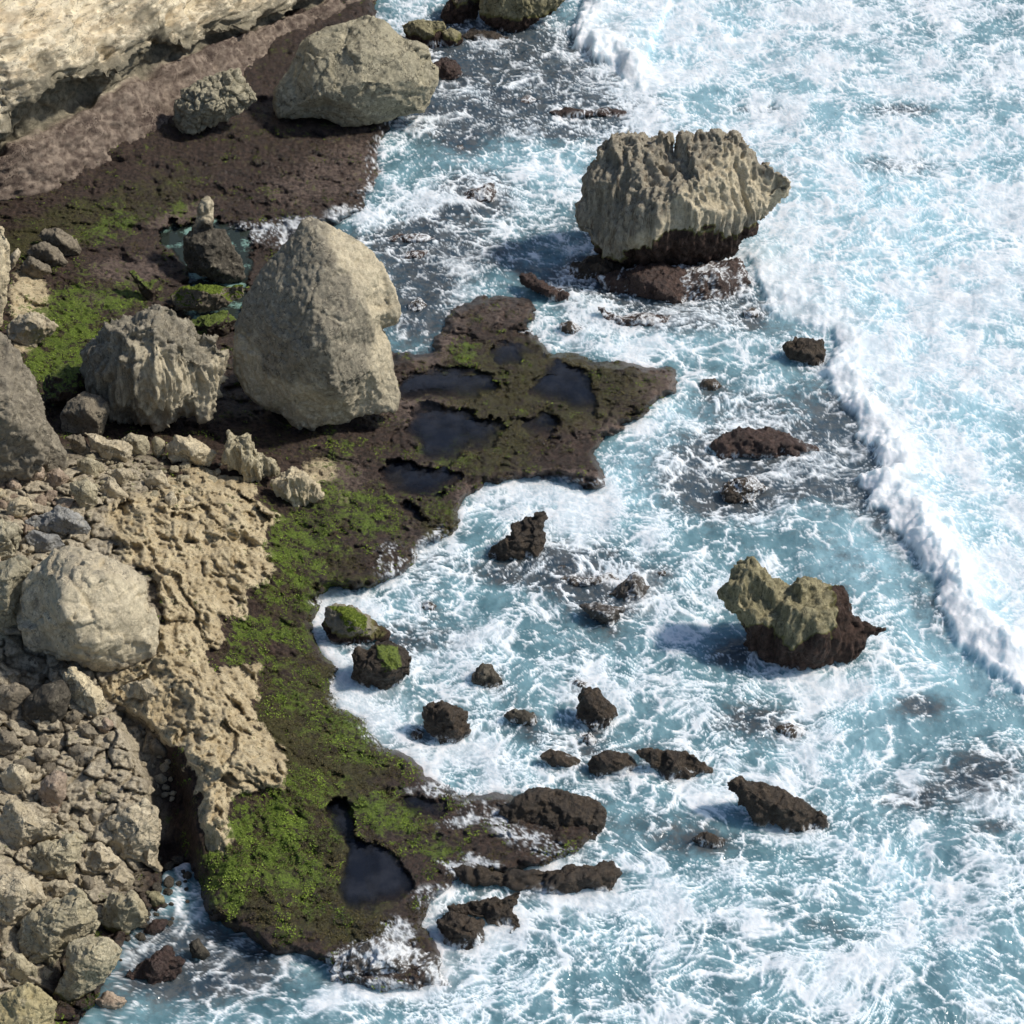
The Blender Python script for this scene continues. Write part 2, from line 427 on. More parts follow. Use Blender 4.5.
def build_sea(rings):
    M = sea_material()
    xs = np.concatenate([np.arange(-110, 130, 6), np.arange(130, 340, 2.0), np.arange(340, 1045, 1.15), np.arange(1045, 1180, 4), np.arange(1180, 1700, 7)])
    ys = np.concatenate([np.arange(-400, -150, 7), np.arange(-150, -20, 4), np.arange(-20, 1045, 1.15), np.arange(1045, 1160, 4), np.arange(1160, 1420, 7)])
    px, py = np.meshgrid(xs, ys); shp = px.shape
    px = px.ravel(); py = py.ravel()
    W = at(px, py, 0.0)
    q = W.copy(); q[:, 2] = 0
    dens = foam_grid(px, py) + spots(px, py, FOAM_SPOTS)
    shoal = spots(px, py, SHOAL_SHADE); milk = spots(px, py, MILK) + 0.06
    sd, par = seg_dist(px, py, WAVE, closed=False)
    sd = -sd                                       # positive on the seaward side
    wob = fbm(q * 0.35 + 2, 2) * 7 + fbm(q * 0.9, 3) * 7 + fbm(q * 2.5 + 9, 3) * 4
    s = sd + wob
    endf = sstep(0.0, 0.10, par) * (1 - 0.0 * par)
    ampl = (0.45 + 0.55 * sstep(0.2, 0.55, par)) * endf
    prof = sstep(-8, 30, s) * (0.35 + 0.65 * np.exp(-np.clip(s - 14, 0, None) / 30.0)) * np.exp(-np.clip(s - 30, 0, None) / 160.0)
    trough = -0.16 * np.exp(-((s + 22) / 16.0) ** 2) * ampl
    z = 0.36 * ampl * prof * (1 + 0.5 * fbm(q * 0.25 + 3, 2)) + trough
    front = sstep(-5, 2, s) * np.exp(-np.clip(s - 18, 0, None) / 17.0) * ampl
    sd2, par2 = seg_dist(px, py, WAVE2, closed=False)
    s2 = -sd2 + wob
    e2 = 1 - sstep(0.8, 1.0, par2)
    z += 0.45 * e2 * sstep(-6, 18, s2) * np.exp(-np.clip(s2 - 14, 0, None) / 50.0)
    front2 = sstep(-4, 2, s2) * np.exp(-np.clip(s2 - 10, 0, None) / 20.0) * e2
    fr = np.maximum(front, front2 * 0.8)
    f1, f2 = worley2(q * 1.7 + 3); g1, g2 = worley2(q * 3.4 + 7)
    h1_, h2_ = worley2(q * 6.5 + 17)
    k1, k2 = worley2(q * 0.85 + 0.25 * fbm(q * 1.3, 2)[:, None])
    bvar = 0.55 + 0.6 * sstep(-.3, .4, fbm(q * 0.5 + 8, 2))
    bill = bvar * (0.26 * (0.8 - k1 ** 2) + 0.15 * (0.6 - f1 ** 2) + 0.08 * (0.6 - g1 ** 2) + 0.05 * (0.6 - h1_ ** 2) + 0.10 * fbm(q * 3.0, 3))
    z += bill * np.clip(fr * 1.3, 0, 1)
    dens += 0.58 * fr + 0.05 * np.exp(-np.clip(s, 0, None) / 60) * (s > 0) * endf
    dens -= 0.26 * np.exp(-((s + 20) / 18.0) ** 2) * ampl
    shoal += 0.15 * np.exp(-((s + 14) / 14.0) ** 2) * ampl
    # swell and chop
    z += 0.24 * fbm(q * 0.17, 3) + 0.11 * fbm(q * np.array([0.8, 1.0, 1]) + 30, 4) + 0.05 * np.abs(fbm(q * 2.2 + 50, 3))
    dens += 0.16 * fbm(q * 0.30 + 11, 3) + 0.07 * fbm(q * 1.0 + 21, 3)
    ring = np.zeros(px.shape)
    for o, a in rings:
        c = np.mean(o, 0); R = max(np.ptp([v[0] for v in o]), np.ptp([v[1] for v in o])) / 2 + 40
        k = np.nonzero((np.abs(px - c[0]) < R) & (np.abs(py - c[1]) < R))[0]
        d = seg_dist(px[k], py[k], o)
        ring[k] = np.maximum(ring[k], 0.70 * a * np.exp(-np.clip(d, 0, None) / 6.0))
        shoal[k] += 0.30 * np.exp(-np.clip(d, 0, None) / 9.0)
    dens += ring * (1 - 0.5 * np.clip(shoal, 0, 1))
    cs = (px < 760)
    dl = np.full(px.shape, 99.0); dl[cs] = seg_dist(px[cs], py[cs], LAND)
    z -= 1.2 * sstep(-8, -26, dl)
    coast = np.exp(-np.clip(dl, 0, None) / 7.0) * sstep(440, 520, py) * (1 - sstep(840, 880, py) * sstep(335, 315, px))
    dens += 0.22 * coast
    dens = dens - 0.055
    cov, fil = foam_cover(q, np.clip(dens - 0.09 - 0.26 * np.clip(shoal, 0, 1), 0.02, 1.0))
    solid = np.clip((fr + 0.35 * fbm(q * 1.6 + 4, 4, 0.65) * fr) * 1.5, 0, 1)
    cov = np.maximum(cov, solid)
    z += 0.05 * cov
    o = new_mesh('sea', np.column_stack([W[:, :2], z]), grid_faces(*shp), M,
                 attrs=dict(cover=cov, strand=np.maximum(fil, solid), shoal=np.clip(shoal, 0, 1), milk=np.clip(milk, 0, 1)))
    o['kind'] = 'structure'
    far = new_mesh('open_water', np.array([(-1500, -300, -0.9), (1500, -300, -0.9), (1500, 2500, -0.9), (-1500, 2500, -0.9)]), [(0, 1, 2, 3)], M)
    far['kind'] = 'structure'
    return o
# ================================================================== LAND
HPTS = [(-150,200,2.6),(-100,330,3.2),(-150,480,4.6),(-150,700,3.6),(-150,900,3.2),(-150,1100,3.0),(0,1120,1.4),(0,205,1.2),(130,160,1.0),(250,140,.7),(300,180,.55),(380,150,.3),(300,215,.4),(210,245,.2),(100,260,1.0),(20,260,1.7),(50,330,1.6),(150,290,.8),(240,300,.3),
 (60,400,2.0),(0,400,2.6),(150,430,1.5),(250,420,1.0),(380,420,.75),(0,480,3.5),(60,480,3.1),(120,470,2.6),(180,470,2.0),(250,480,1.4),(300,500,1.0),
 (150,520,2.9),(200,520,2.5),(240,530,2.1),(265,560,1.7),(150,600,2.8),(200,600,2.4),(230,640,1.9),(170,680,2.6),(220,700,2.2),(250,690,1.6),(190,760,2.3),(240,760,2.0),(285,770,1.6),(200,830,1.8),(230,840,1.5),
 (0,600,3.1),(60,680,2.1),(20,700,2.1),(110,700,1.9),(60,750,1.9),(110,760,1.9),(140,760,1.7),(0,780,2.3),(80,800,1.9),(130,810,1.8),(165,790,1.4),(175,850,.25),(160,830,.8),(40,860,1.3),(0,900,1.6),(60,930,.7),
 (0,1000,1.1),(90,960,.2),(110,900,.6),(140,890,.45),(60,1010,.3),(300,520,1.0),(350,520,.9),(280,620,1.2),(325,650,.85),(300,740,1.1),(370,740,.75),(280,860,1.1),(240,880,1.2),(350,880,.7),(400,830,.65),(450,820,.6),(330,935,.55),
 (260,920,.9),(220,900,1.0),(450,420,.6),(550,400,.7),(640,390,.7),(480,310,.5),(540,470,.6),(620,360,.6),(480,460,.6)]
OUTCROP = [(150,478),(200,466),(240,478),(258,500),(280,520),(268,560),(262,590),(228,620),(214,665),(258,668),(262,700),(252,730),(292,768),(285,788),(240,800),(224,852),(196,852),
 (192,800),(176,750),(150,722),(118,704),(110,690),(125,672),(150,660),(162,620),(150,580),(128,560),(110,540),(100,510)]
GULLY = [(118,706),(150,724),(175,752),(191,800),(193,830),(197,856),(205,880),(196,905),(175,905),(160,880),(157,845),(150,815),(150,785),(138,758),(120,726)]
POOLS = [('dark',.50,[(333,797),(345,799),(352,817),(357,836),(376,842),(396,852),(409,867),(412,886),(400,904),(370,912),(346,908),(336,890),(341,866),(345,850),(334,830),(330,810)]),
 ('dark',.42,[(394,384),(412,369),(445,366),(492,372),(496,388),(476,398),(446,402),(410,405),(392,398)]),
 ('dark',.42,[(410,408),(436,404),(476,414),(512,426),(494,444),(468,452),(446,466),(420,464),(408,440)]),
 ('dark',.40,[(488,354),(503,338),(527,344),(538,352),(519,366),(495,364)]),
 ('dark',.46,[(528,378),(560,364),(585,368),(602,388),(592,412),(566,410),(538,400)]),
 ('dark',.46,[(515,423),(542,411),(566,419),(550,437),(523,437)]),
 ('dark',.40,[(374,466),(400,458),(430,466),(462,474),(446,494),(422,503),(384,492)]),
 ('dark',.42,[(403,500),(421,504),(429,522),(409,519)]),
 ('dark',.45,[(396,799),(423,796),(445,803),(436,819),(408,814)]),
 ('teal',.12,[(158,232),(172,222),(195,223),(235,222),(250,235),(254,262),(250,300),(240,325),(200,332),(186,322),(190,290),(182,262),(165,250)])]

def soft(px, py, L):
    s = np.zeros(px.shape)
    for a in L: s = np.maximum(s, a[5] * np.minimum(1.6 * blob(px, py, *a[:5]), 1))
    return s
GREEN = [(60,320,45,30,-30,1),(75,345,40,25,-40,1),(115,300,35,12,-10,.95),(45,360,22,25,0,1),(110,225,25,14,-30,.75),(175,208,16,7,0,.6),(60,385,25,14,0,.5),(265,560,22,40,-10,.45),(300,540,36,40,20,.8),(350,510,50,25,10,.85),(300,590,40,22,0,.75),
 (265,630,40,14,0,.75),(250,655,30,12,0,.7),(310,640,30,20,30,.55),(290,690,30,25,0,.6),(340,730,40,22,20,.8),(355,750,20,14,0,.8),(300,790,40,20,0,.8),(270,830,45,35,-20,1.0),(240,860,35,30,0,1),(300,870,30,22,0,.9),(390,815,40,18,15,.9),(430,845,22,14,20,.8),
 (375,800,16,12,0,.8),(330,830,12,20,0,.8),(230,900,20,12,0,.8),(290,905,30,14,0,.7),(240,880,40,20,0,.8),(465,352,14,12,0,.8),(330,455,25,20,0,.5),(450,450,40,20,0,.4),(440,505,14,20,0,.5),(235,640,10,8,0,.7),(255,480,10,8,0,.0)]
OLIVE = [(540,385,120,50,0,.7),(480,440,60,40,0,.75),(440,520,25,25,0,.7),(320,600,70,60,0,.6),(320,740,80,90,0,.8),(300,880,90,60,0,.8),(350,920,50,30,0,.7),(540,800,50,30,0,.4),(60,230,70,25,-20,.75),(140,200,70,25,-20,.6),(400,560,40,30,0,.4),(100,280,50,20,0,.3)]
PINK = [(655,385,28,18,0,.7),(612,440,16,34,0,.7),(560,478,50,10,0,.7),(470,500,18,20,0,.6),(430,406,40,7,0,.8),(590,365,60,8,0,.5),(505,310,30,16,0,.5),(420,415,40,12,0,.6),(345,480,25,25,0,.6),(350,170,60,30,-10,.55),(300,190,40,20,0,.5),(440,340,40,20,-60,.7),(180,215,40,8,-20,.6),(130,270,40,14,0,.6),(90,300,20,8,0,.6),(520,300,40,20,0,.35),(600,420,40,20,-30,.4),(420,540,30,30,0,.4),(380,700,20,20,0,.3),(460,820,40,15,0,.2),(430,470,14,8,0,.5)]
TAN = [(30,300,20,30,0,.8),(25,335,16,20,0,.7),(70,395,20,8,0,.5),(320,470,20,14,0,.6),(345,500,10,6,0,.5),(310,497,20,6,0,.6)]
WASH = [(355,960,26,12,-25,1.0),(395,945,14,18,0,1.2),(388,985,26,8,10,1.1),(360,985,30,14,0,.5),(460,870,16,6,20,1.2),(455,898,30,10,0,1.0),(480,860,14,4,15,1.0),(465,820,18,5,-10,.9),(540,845,40,10,25,.55),(500,815,30,10,10,.5),(445,790,30,6,0,.5),(270,232,32,9,0,.6),(300,245,20,12,0,.5),
 (370,720,10,18,-30,1.1),(390,560,14,14,0,.4),(430,545,20,8,-40,.5),(560,482,40,4,0,.5),(330,600,14,5,0,.9),(350,690,14,12,0,1.),(350,655,10,6,0,.5),(390,150,14,40,20,.7),(380,200,20,14,0,.7),(355,215,20,8,0,.8),(300,222,22,5,0,.4),(440,115,20,14,0,.6)]

_hp = np.array(HPTS)
def _rbf():
    d = np.hypot(_hp[:, None, 0] - _hp[None, :, 0], _hp[:, None, 1] - _hp[None, :, 1])
    return np.linalg.solve(np.sqrt(d * d + 100) , _hp[:, 2])
_rw = _rbf()
def base_height(px, py):
    px = np.asarray(px, float); py = np.asarray(py, float)
    h = np.zeros(px.shape)
    for (x, y, z), w in zip(HPTS, _rw): h = h + w * np.sqrt((px - x) ** 2 + (py - y) ** 2 + 100)
    return np.clip(h, 0.05, 6.0)
def gully(px, py): return 0.80 * sstep(5, -8, seg_dist(px, py, GULLY)) * (1 - 0.5 * sstep(800, 850, py))
def ground(px, py):
    px = np.atleast_1d(np.asarray(px, float)); py = np.atleast_1d(np.asarray(py, float))
    h = base_height(px, py) - gully(px, py)
    sd = seg_dist(px, py, LAND)
    return np.where(sd > 0, 0.0, np.maximum(h, 0) * sstep(0, -16, sd))

def land_material():
    N = NT('shore_rock')
    p = N.pos()
    g = N.attr('green'); ol = N.attr('olive'); pk = N.attr('pink'); tn = N.attr('tan'); fm = N.attr('cover'); fil = N.attr('strand'); wet = N.attr('wet')
    n1 = N.noise(p, 1.6, 5.0, 0.65); n2 = N.noise(p, 6.0, 4.0, 0.7); n3 = N.noise(p, 17.0, 3.0, 0.7)
    brown = N.mix(N.step(n2, 0.35, 0.68), (0.022, 0.016, 0.013), (0.085, 0.055, 0.041))
    brown = N.mix(N.step(n3, 0.58, 0.75), brown, (0.15, 0.11, 0.085))
    pink = N.mix(N.step(n2, 0.3, 0.7), (0.075, 0.053, 0.044), (0.21, 0.155, 0.125))
    def msk(a, lo, hi, k=1.1): return N.step(N.math('MULTIPLY_ADD', N.math('SUBTRACT', N.math('MULTIPLY_ADD', n2, 0.5, N.math('MULTIPLY', n1, 0.5)), 0.5), k * 2.0, a), lo, hi)
    c = N.mix(msk(pk, 0.25, 0.75), brown, pink)
    olive = N.mix(N.step(n3, 0.35, 0.65), (0.030, 0.032, 0.012), (0.085, 0.080, 0.026))
    c = N.mix(N.math('MULTIPLY', msk(ol, 0.35, 0.8, 1.6), 0.8), c, olive)
    lime = N.mix(N.step(n1, 0.36, 0.62), (0.50, 0.40, 0.24), (0.70, 0.585, 0.375))
    lime = N.mix(N.math('MULTIPLY', N.step(n2, 0.52, 0.64), 0.6), lime, (0.24, 0.205, 0.15))
    lime = N.mix(N.step(n3, 0.54, 0.70), lime, (0.17, 0.14, 0.10))
    c = N.mix(msk(tn, 0.35, 0.6, 0.9), c, lime)
    rubc = N.mix(N.step(N.math('MULTIPLY_ADD', n2, 0.6, N.math('MULTIPLY', n3, 0.4)), 0.36, 0.64), (0.26, 0.222, 0.16), (0.66, 0.575, 0.42))
    c = N.mix(N.attr('rubble'), c, rubc)
    green = N.mix(N.step(n3, 0.3, 0.7), (0.055, 0.090, 0.012), (0.175, 0.25, 0.036))
    green = N.mix(N.step(n2, 0.5, 0.7), green, (0.08, 0.085, 0.022))
    c = N.mix(N.math('MULTIPLY', msk(g, 0.40, 0.80, 2.6), 0.9), c, green)
    white = N.mix(fil, (0.62, 0.68, 0.72), (0.86, 0.88, 0.89))
    c = N.mix(fm, c, white)
    N.set(color=c, rough=N.lin(wet, 0, 1, 0.85, 0.33), spec=N.lin(wet, 0, 1, 0.2, 0.4))
    b = N.bump(N.math('MULTIPLY_ADD', N.math('ABSOLUTE', N.math('SUBTRACT', n2, 0.5)), 1.2, N.math('ABSOLUTE', N.math('SUBTRACT', n3, 0.5))), 0.85, 0.13)
    N.set(normal=b)
    return N.m

def build_land():
    M = land_material()
    xs = np.concatenate([np.arange(-170, -10, 4), np.arange(-10, 470, 1.3), np.arange(470, 705, 1.6)])
    ys = np.concatenate([np.arange(-60, 100, 3.0), np.arange(100, 180, 2.0), np.arange(180, 1030, 1.3), np.arange(1030, 1140, 4)])
    px, py = np.meshgrid(xs, ys); shp = px.shape; px = px.ravel(); py = py.ravel()
    sd = seg_dist(px, py, LAND)
    keep = sd < 22
    H = np.full(px.shape, -0.7)
    X = px[keep]; Y = py[keep]; S = sd[keep]
    h = base_height(X, Y)
    W = at(X, Y, h); q = W.copy(); q[:, 2] = 0
    S = S + 5.0 * fbm(q * 0.8, 4, 0.6) + 2.5 * fbm(q * 2.8 + 5, 2)
    out = sstep(6, -10, seg_dist(X, Y, OUTCROP) + 16 * fbm(q * 0.6 + 3, 4, 0.6))
    # karst relief: sharp pits and ridges on the pale outcrop, low lumps on the weedy shelf
    qw0 = warp2(q, 0.9, 0.35, 3.0, 3)
    ang = math.radians(-23); rot = np.column_stack([q[:, 0] * math.cos(ang) - q[:, 1] * math.sin(ang), q[:, 0] * math.sin(ang) + q[:, 1] * math.cos(ang), q[:, 2]])
    rot = rot + 0.45 * np.column_stack([fbm(q * 0.8, 3), fbm(q * 0.8 + 9, 3), 0 * S])
    f1, f2 = worley2(rot * np.array([1.5, 0.9, 1])); g1, g2 = worley2(rot * np.array([3.9, 2.6, 1]) + 13)
    s1, s2 = worley2(q * 4.0 + 3); t1, t2 = worley2(q * 8.0 + 9)
    qj = q + 0.12 * np.column_stack([fbm(q * 2, 2), fbm(q * 2 + 9, 2), 0 * S])
    ga, ra, ta = cells2(qj * 1.25 + 3); gb, rb, tb = cells2(qj * 3.0 + 11)
    pebble = 0.40 * (ra - .5) * sstep(0, .12, ga) + 0.22 * sstep(0, .16, ga) + 0.55 * ta + 0.12 * (rb - .5) * sstep(0, .2, gb) + 0.06 * sstep(0, .25, gb) + 0.14 * tb + 0.05 * fbm(q * 5, 2) - 0.12
    q3 = np.column_stack([rot[:, 0] * 0.9, rot[:, 1] * 0.55, 0 * S + .3]) + 0.12 * fbm(q * 1.5, 2)[:, None]
    k = 0.34 * chips(q3) + 0.16 * chips(q3 * 2.3 + 5.5) + 0.07 * chips(q3 * 5.0 + 1.7) + 0.03 * (0.55 - np.clip(f2 - f1, 0, 0.6)) + 0.02 * (0.5 - np.clip(g2 - g1, 0, 0.6)) + 0.06 * (ridged(qw0 * 1.9 + 2, 4, 0.65) - 0.6) + 0.62 * (ridged(rot * np.array([0.42, 0.20, 1]) + 4, 4, 0.52) - 0.6) + 0.09 * (ridged(rot * np.array([2.2, 0.7, 1]) + 14, 3, 0.6) - 0.6) + 0.05 * (ridged(q * 5.5 + 21, 3, 0.65) - 0.6) + 0.30 * fbm(q * 0.35, 2) + 0.07 * fbm(q * 5, 3) - 0.18 * sstep(0.16, 0.05, worley2(qw0 * 0.6 + 5)[0])
    qw = warp2(q, 0.7, 0.6, 33.0, 3)
    shelf = 0.13 * fbm(q * 0.5, 3) + 0.20 * (ridged(qw * np.array([0.55, 0.8, 1]), 5, 0.6) - 0.62) + 0.06 * (ridged(q * 3.2 + 8, 3) - 0.6) + 0.035 * fbm(q * 6, 2)
    shelf = shelf - 0.10 * sstep(0.10, 0.55, fbm(qw * 1.1 + 77, 3))
    rubz = sstep(175, 135, X + 6 * fbm(q, 2)) * sstep(440, 470, Y) * (1 - out)
    rough = out
    z = h + out * 0.15 + k * rough + (shelf * (1 - rubz) + pebble * rubz) * (1 - rough)
    z -= gully(X, Y)
    dry = sstep(0.6, 1.4, h)
    edge = sstep(3, -15, S)
    z = -0.55 + (z + 0.55) * edge
    # pale pits in the flat below the cliff
    teal = np.zeros(px.shape)
    for kind, zp, poly in POOLS:
        cx, cy = np.mean(poly, 0)
        near = np.nonzero((np.abs(X - cx) < 120) & (np.abs(Y - cy) < 120))[0]
        d = seg_dist(X[near], Y[near], poly) + 8.5 * fbm(q[near] * 0.8 + 8, 5, 0.62)
        zi = zp - np.minimum(0.022 * np.clip(-d, 0, None), 0.30) + 0.10 * fbm(qw[near] * 1.3 + 4, 4, 0.6)
        zo = np.maximum(z[near], zp + np.minimum(0.006 * np.clip(d, 0, None), 0.12))
        t = sstep(16, 4, d)
        z[near] = np.where(d < 0, zi, zo * t + z[near] * (1 - t))
    H[keep] = z
    W = at(px, py, H)
    A = {n: np.zeros(px.shape) for n in ('green', 'olive', 'pink', 'tan', 'cover', 'strand', 'wet', 'rubble')}
    A['green'][keep] = soft(X, Y, GREEN) * 0.78 * (1 - 0.9 * sstep(0.75, 0.95, out))
    A['olive'][keep] = np.maximum(soft(X, Y, OLIVE), 0.25)
    A['pink'][keep] = soft(X, Y, PINK)
    A['tan'][keep] = np.maximum(out, soft(X, Y, TAN))
    A['rubble'][keep] = rubz * sstep(0.3, 0.8, h)
    A['wet'][keep] = np.clip(1 - dry - out, 0, 1)
    wd = soft(X, Y, WASH)
    sh = np.exp(-np.clip(-S, 0, None) / 5.0) * sstep(450, 520, Y) * (1 - sstep(890, 930, Y) * sstep(345, 325, X)) * 0.30 * sstep(300, 320, X)
    c, f = foam_cover(at(X, Y, z) * np.array([1.5, 1.5, 0]) + 100, np.clip(wd * 0.75 + sh, 0, 1) )
    on = sstep(0.03, 0.25, wd + sh)
    A['cover'][keep] = c * on; A['strand'][keep] = f
    global POOL_JOBS
    POOL_JOBS = []
    gf = grid_faces(*shp)
    for kind, zp, poly in POOLS:                    # a sheet of still water over each hollow, knowing its own depth
        cx, cy = np.mean(poly, 0)
        sel = np.zeros(len(px), bool); nn = np.nonzero((np.abs(px - cx) < 110) & (np.abs(py - cy) < 110))[0]
        sel[nn] = (seg_dist(px[nn], py[nn], poly) < 12) & (H[nn] < zp + 0.05) & (sd[nn] < -11)
        ff = gf[sel[gf].any(1)]
        inside = np.zeros(len(px), bool); inside[nn] = (seg_dist(px[nn], py[nn], poly) < 16) & (sd[nn] < -9)
        ff = ff[inside[ff].all(1)]
        u = np.unique(ff); mp = np.full(len(px), -1); mp[u] = np.arange(len(u))
        co = np.column_stack([W[u, 0], W[u, 1], np.full(len(u), zp)])
        POOL_JOBS.append((kind, co, mp[ff], np.clip(zp - W[u, 2], 0, 1)))
    global WEED
    pat = fbm(q * 1.1 + 40, 4, 0.65); fine = fbm(q * 4.0 + 17, 3)
    gm = A['green'][keep] * 1.15 + 1.35 * pat + 0.5 * fine
    om = A['olive'][keep] + 0.8 * fbm(q * 0.9 + 66, 4, 0.6) + 0.3 * fine
    okk = (z > 0.12) & (S < -3) & (A['cover'][keep] < 0.3) & (A['tan'][keep] < 0.5) & (A['rubble'][keep] < .4)
    for kind, zp, poly in POOLS:
        nn = np.nonzero((np.abs(X - np.mean(poly, 0)[0]) < 90) & (np.abs(Y - np.mean(poly, 0)[1]) < 90) & (z < zp + 0.02))[0]
        okk[nn] &= seg_dist(X[nn], Y[nn], poly) > 8
    Wk = W[keep]
    WEED = (Wk[okk & (gm > 0.62)], Wk[okk & (om > 0.62) & (gm < 0.75)])
    fc = grid_faces(*shp)
    fc = fc[(H[fc] > -0.5).any(1)]
    used = np.unique(fc); mp = np.full(len(px), -1); mp[used] = np.arange(len(used))
    o = new_mesh('terrain', W[used], mp[fc], M, attrs={k2: v[used] for k2, v in A.items()})
    o['kind'] = 'structure'
    return o

def pool_material(name, a, b, lo, hi, depth):
    N = NT(name)
    n = N.noise(N.pos(), 0.9, 5.0, 0.65)
    N.set(color=N.mix(N.step(n, lo, hi), a, b), rough=0.07, ior=1.33, spec=0.5)
    N.put(N.b.inputs['Alpha'], N.lin(N.attr('depth'), 0.0, depth, 0.10, 0.93))
    N.set(normal=N.bump(N.noise(N.pos(), 2.2, 3.0, 0.6), 0.12, 0.05))
    return N.m

def build_pools():
    MD = pool_material('still_pool', (0.012, 0.015, 0.023), (0.030, 0.033, 0.042), 0.35, 0.7, 0.32)
    MT = pool_material('sandy_pool', (0.030, 0.040, 0.034), (0.22, 0.36, 0.31), 0.50, 0.60, 0.10)
    for kind, co, ff, dep in POOL_JOBS:
        if len(ff) == 0: continue
        o = new_mesh('tide_pool_water', co, ff, MT if kind == 'teal' else MD, attrs=dict(depth=dep)); o['kind'] = 'structure'

def weed_mesh(name, P, count, size, cols, seed):
    """Mats of short weed: many small curled leaf faces lying over the rock."""
    rng = np.random.RandomState(seed)
    P = P[rng.randint(0, len(P), count)] + rng.normal(size=(count, 3)) * np.array([.02, .03, 0])
    k = 4                                                    # leaves per tuft
    n = count * k
    C = np.repeat(P, k, 0); yaw = rng.rand(n) * 6.283; pitch = rng.uniform(0.0, 0.6, n)
    L = size * rng.uniform(.5, 1.3, n)[:, None]; Wd = L * rng.uniform(.22, .42, n)[:, None]
    f = np.column_stack([np.cos(yaw) * np.cos(pitch), np.sin(yaw) * np.cos(pitch), np.sin(pitch)])
    s = np.column_stack([-np.sin(yaw), np.cos(yaw), rng.uniform(-.4, .4, n)])
    co = np.stack([C - s * Wd * .4 - [0, 0, .012], C + s * Wd * .4 - [0, 0, .012], C + f * L * .6 + s * Wd, C + f * L - [0, 0, .01] , C + f * L * .6 - s * Wd], 1).reshape(-1, 3)
    i = np.arange(n)[:, None] * 5
    fc = np.concatenate([i + np.array([[0, 1, 2, 4]]), i + np.array([[4, 2, 3, 3]])])
    fc = np.concatenate([i + np.array([[0, 1, 2, 4]])])
    N = NT(name)
    t = N.attr('tint')
    N.set(color=N.mix(t, *cols), rough=0.6, spec=0.25)
    o = new_mesh(name, co, fc, N.m, attrs=dict(tint=np.repeat(np.clip(np.repeat(0.5 + 0.75 * fbm(P * np.array([1, 1, 0]) * 1.1 + seed, 4, 0.6) + 0.15 * rng.randn(count), k) + .12 * rng.randn(n), 0, 1), 5)))
    o['kind'] = 'stuff'
    return o

def build_weed():
    weed_mesh('green_weed', WEED[0], 26000, 0.050, ((0.030, 0.055, 0.008), (0.25, 0.34, 0.045)), 1)
    weed_mesh('brown_weed', WEED[1], 24000, 0.050, ((0.030, 0.024, 0.010), (0.125, 0.105, 0.040)), 2)

# ------------------------------------------------------------------ the undercut cliff
def resample(L, n):
    L = np.array(L, float)
    d = np.r_[0, np.cumsum(np.linalg.norm(np.diff(L, axis=0), axis=1))]
    t = np.linspace(0, d[-1], n)
    return np.column_stack([np.interp(t, d, L[:, k]) for k in range(L.shape[1])])

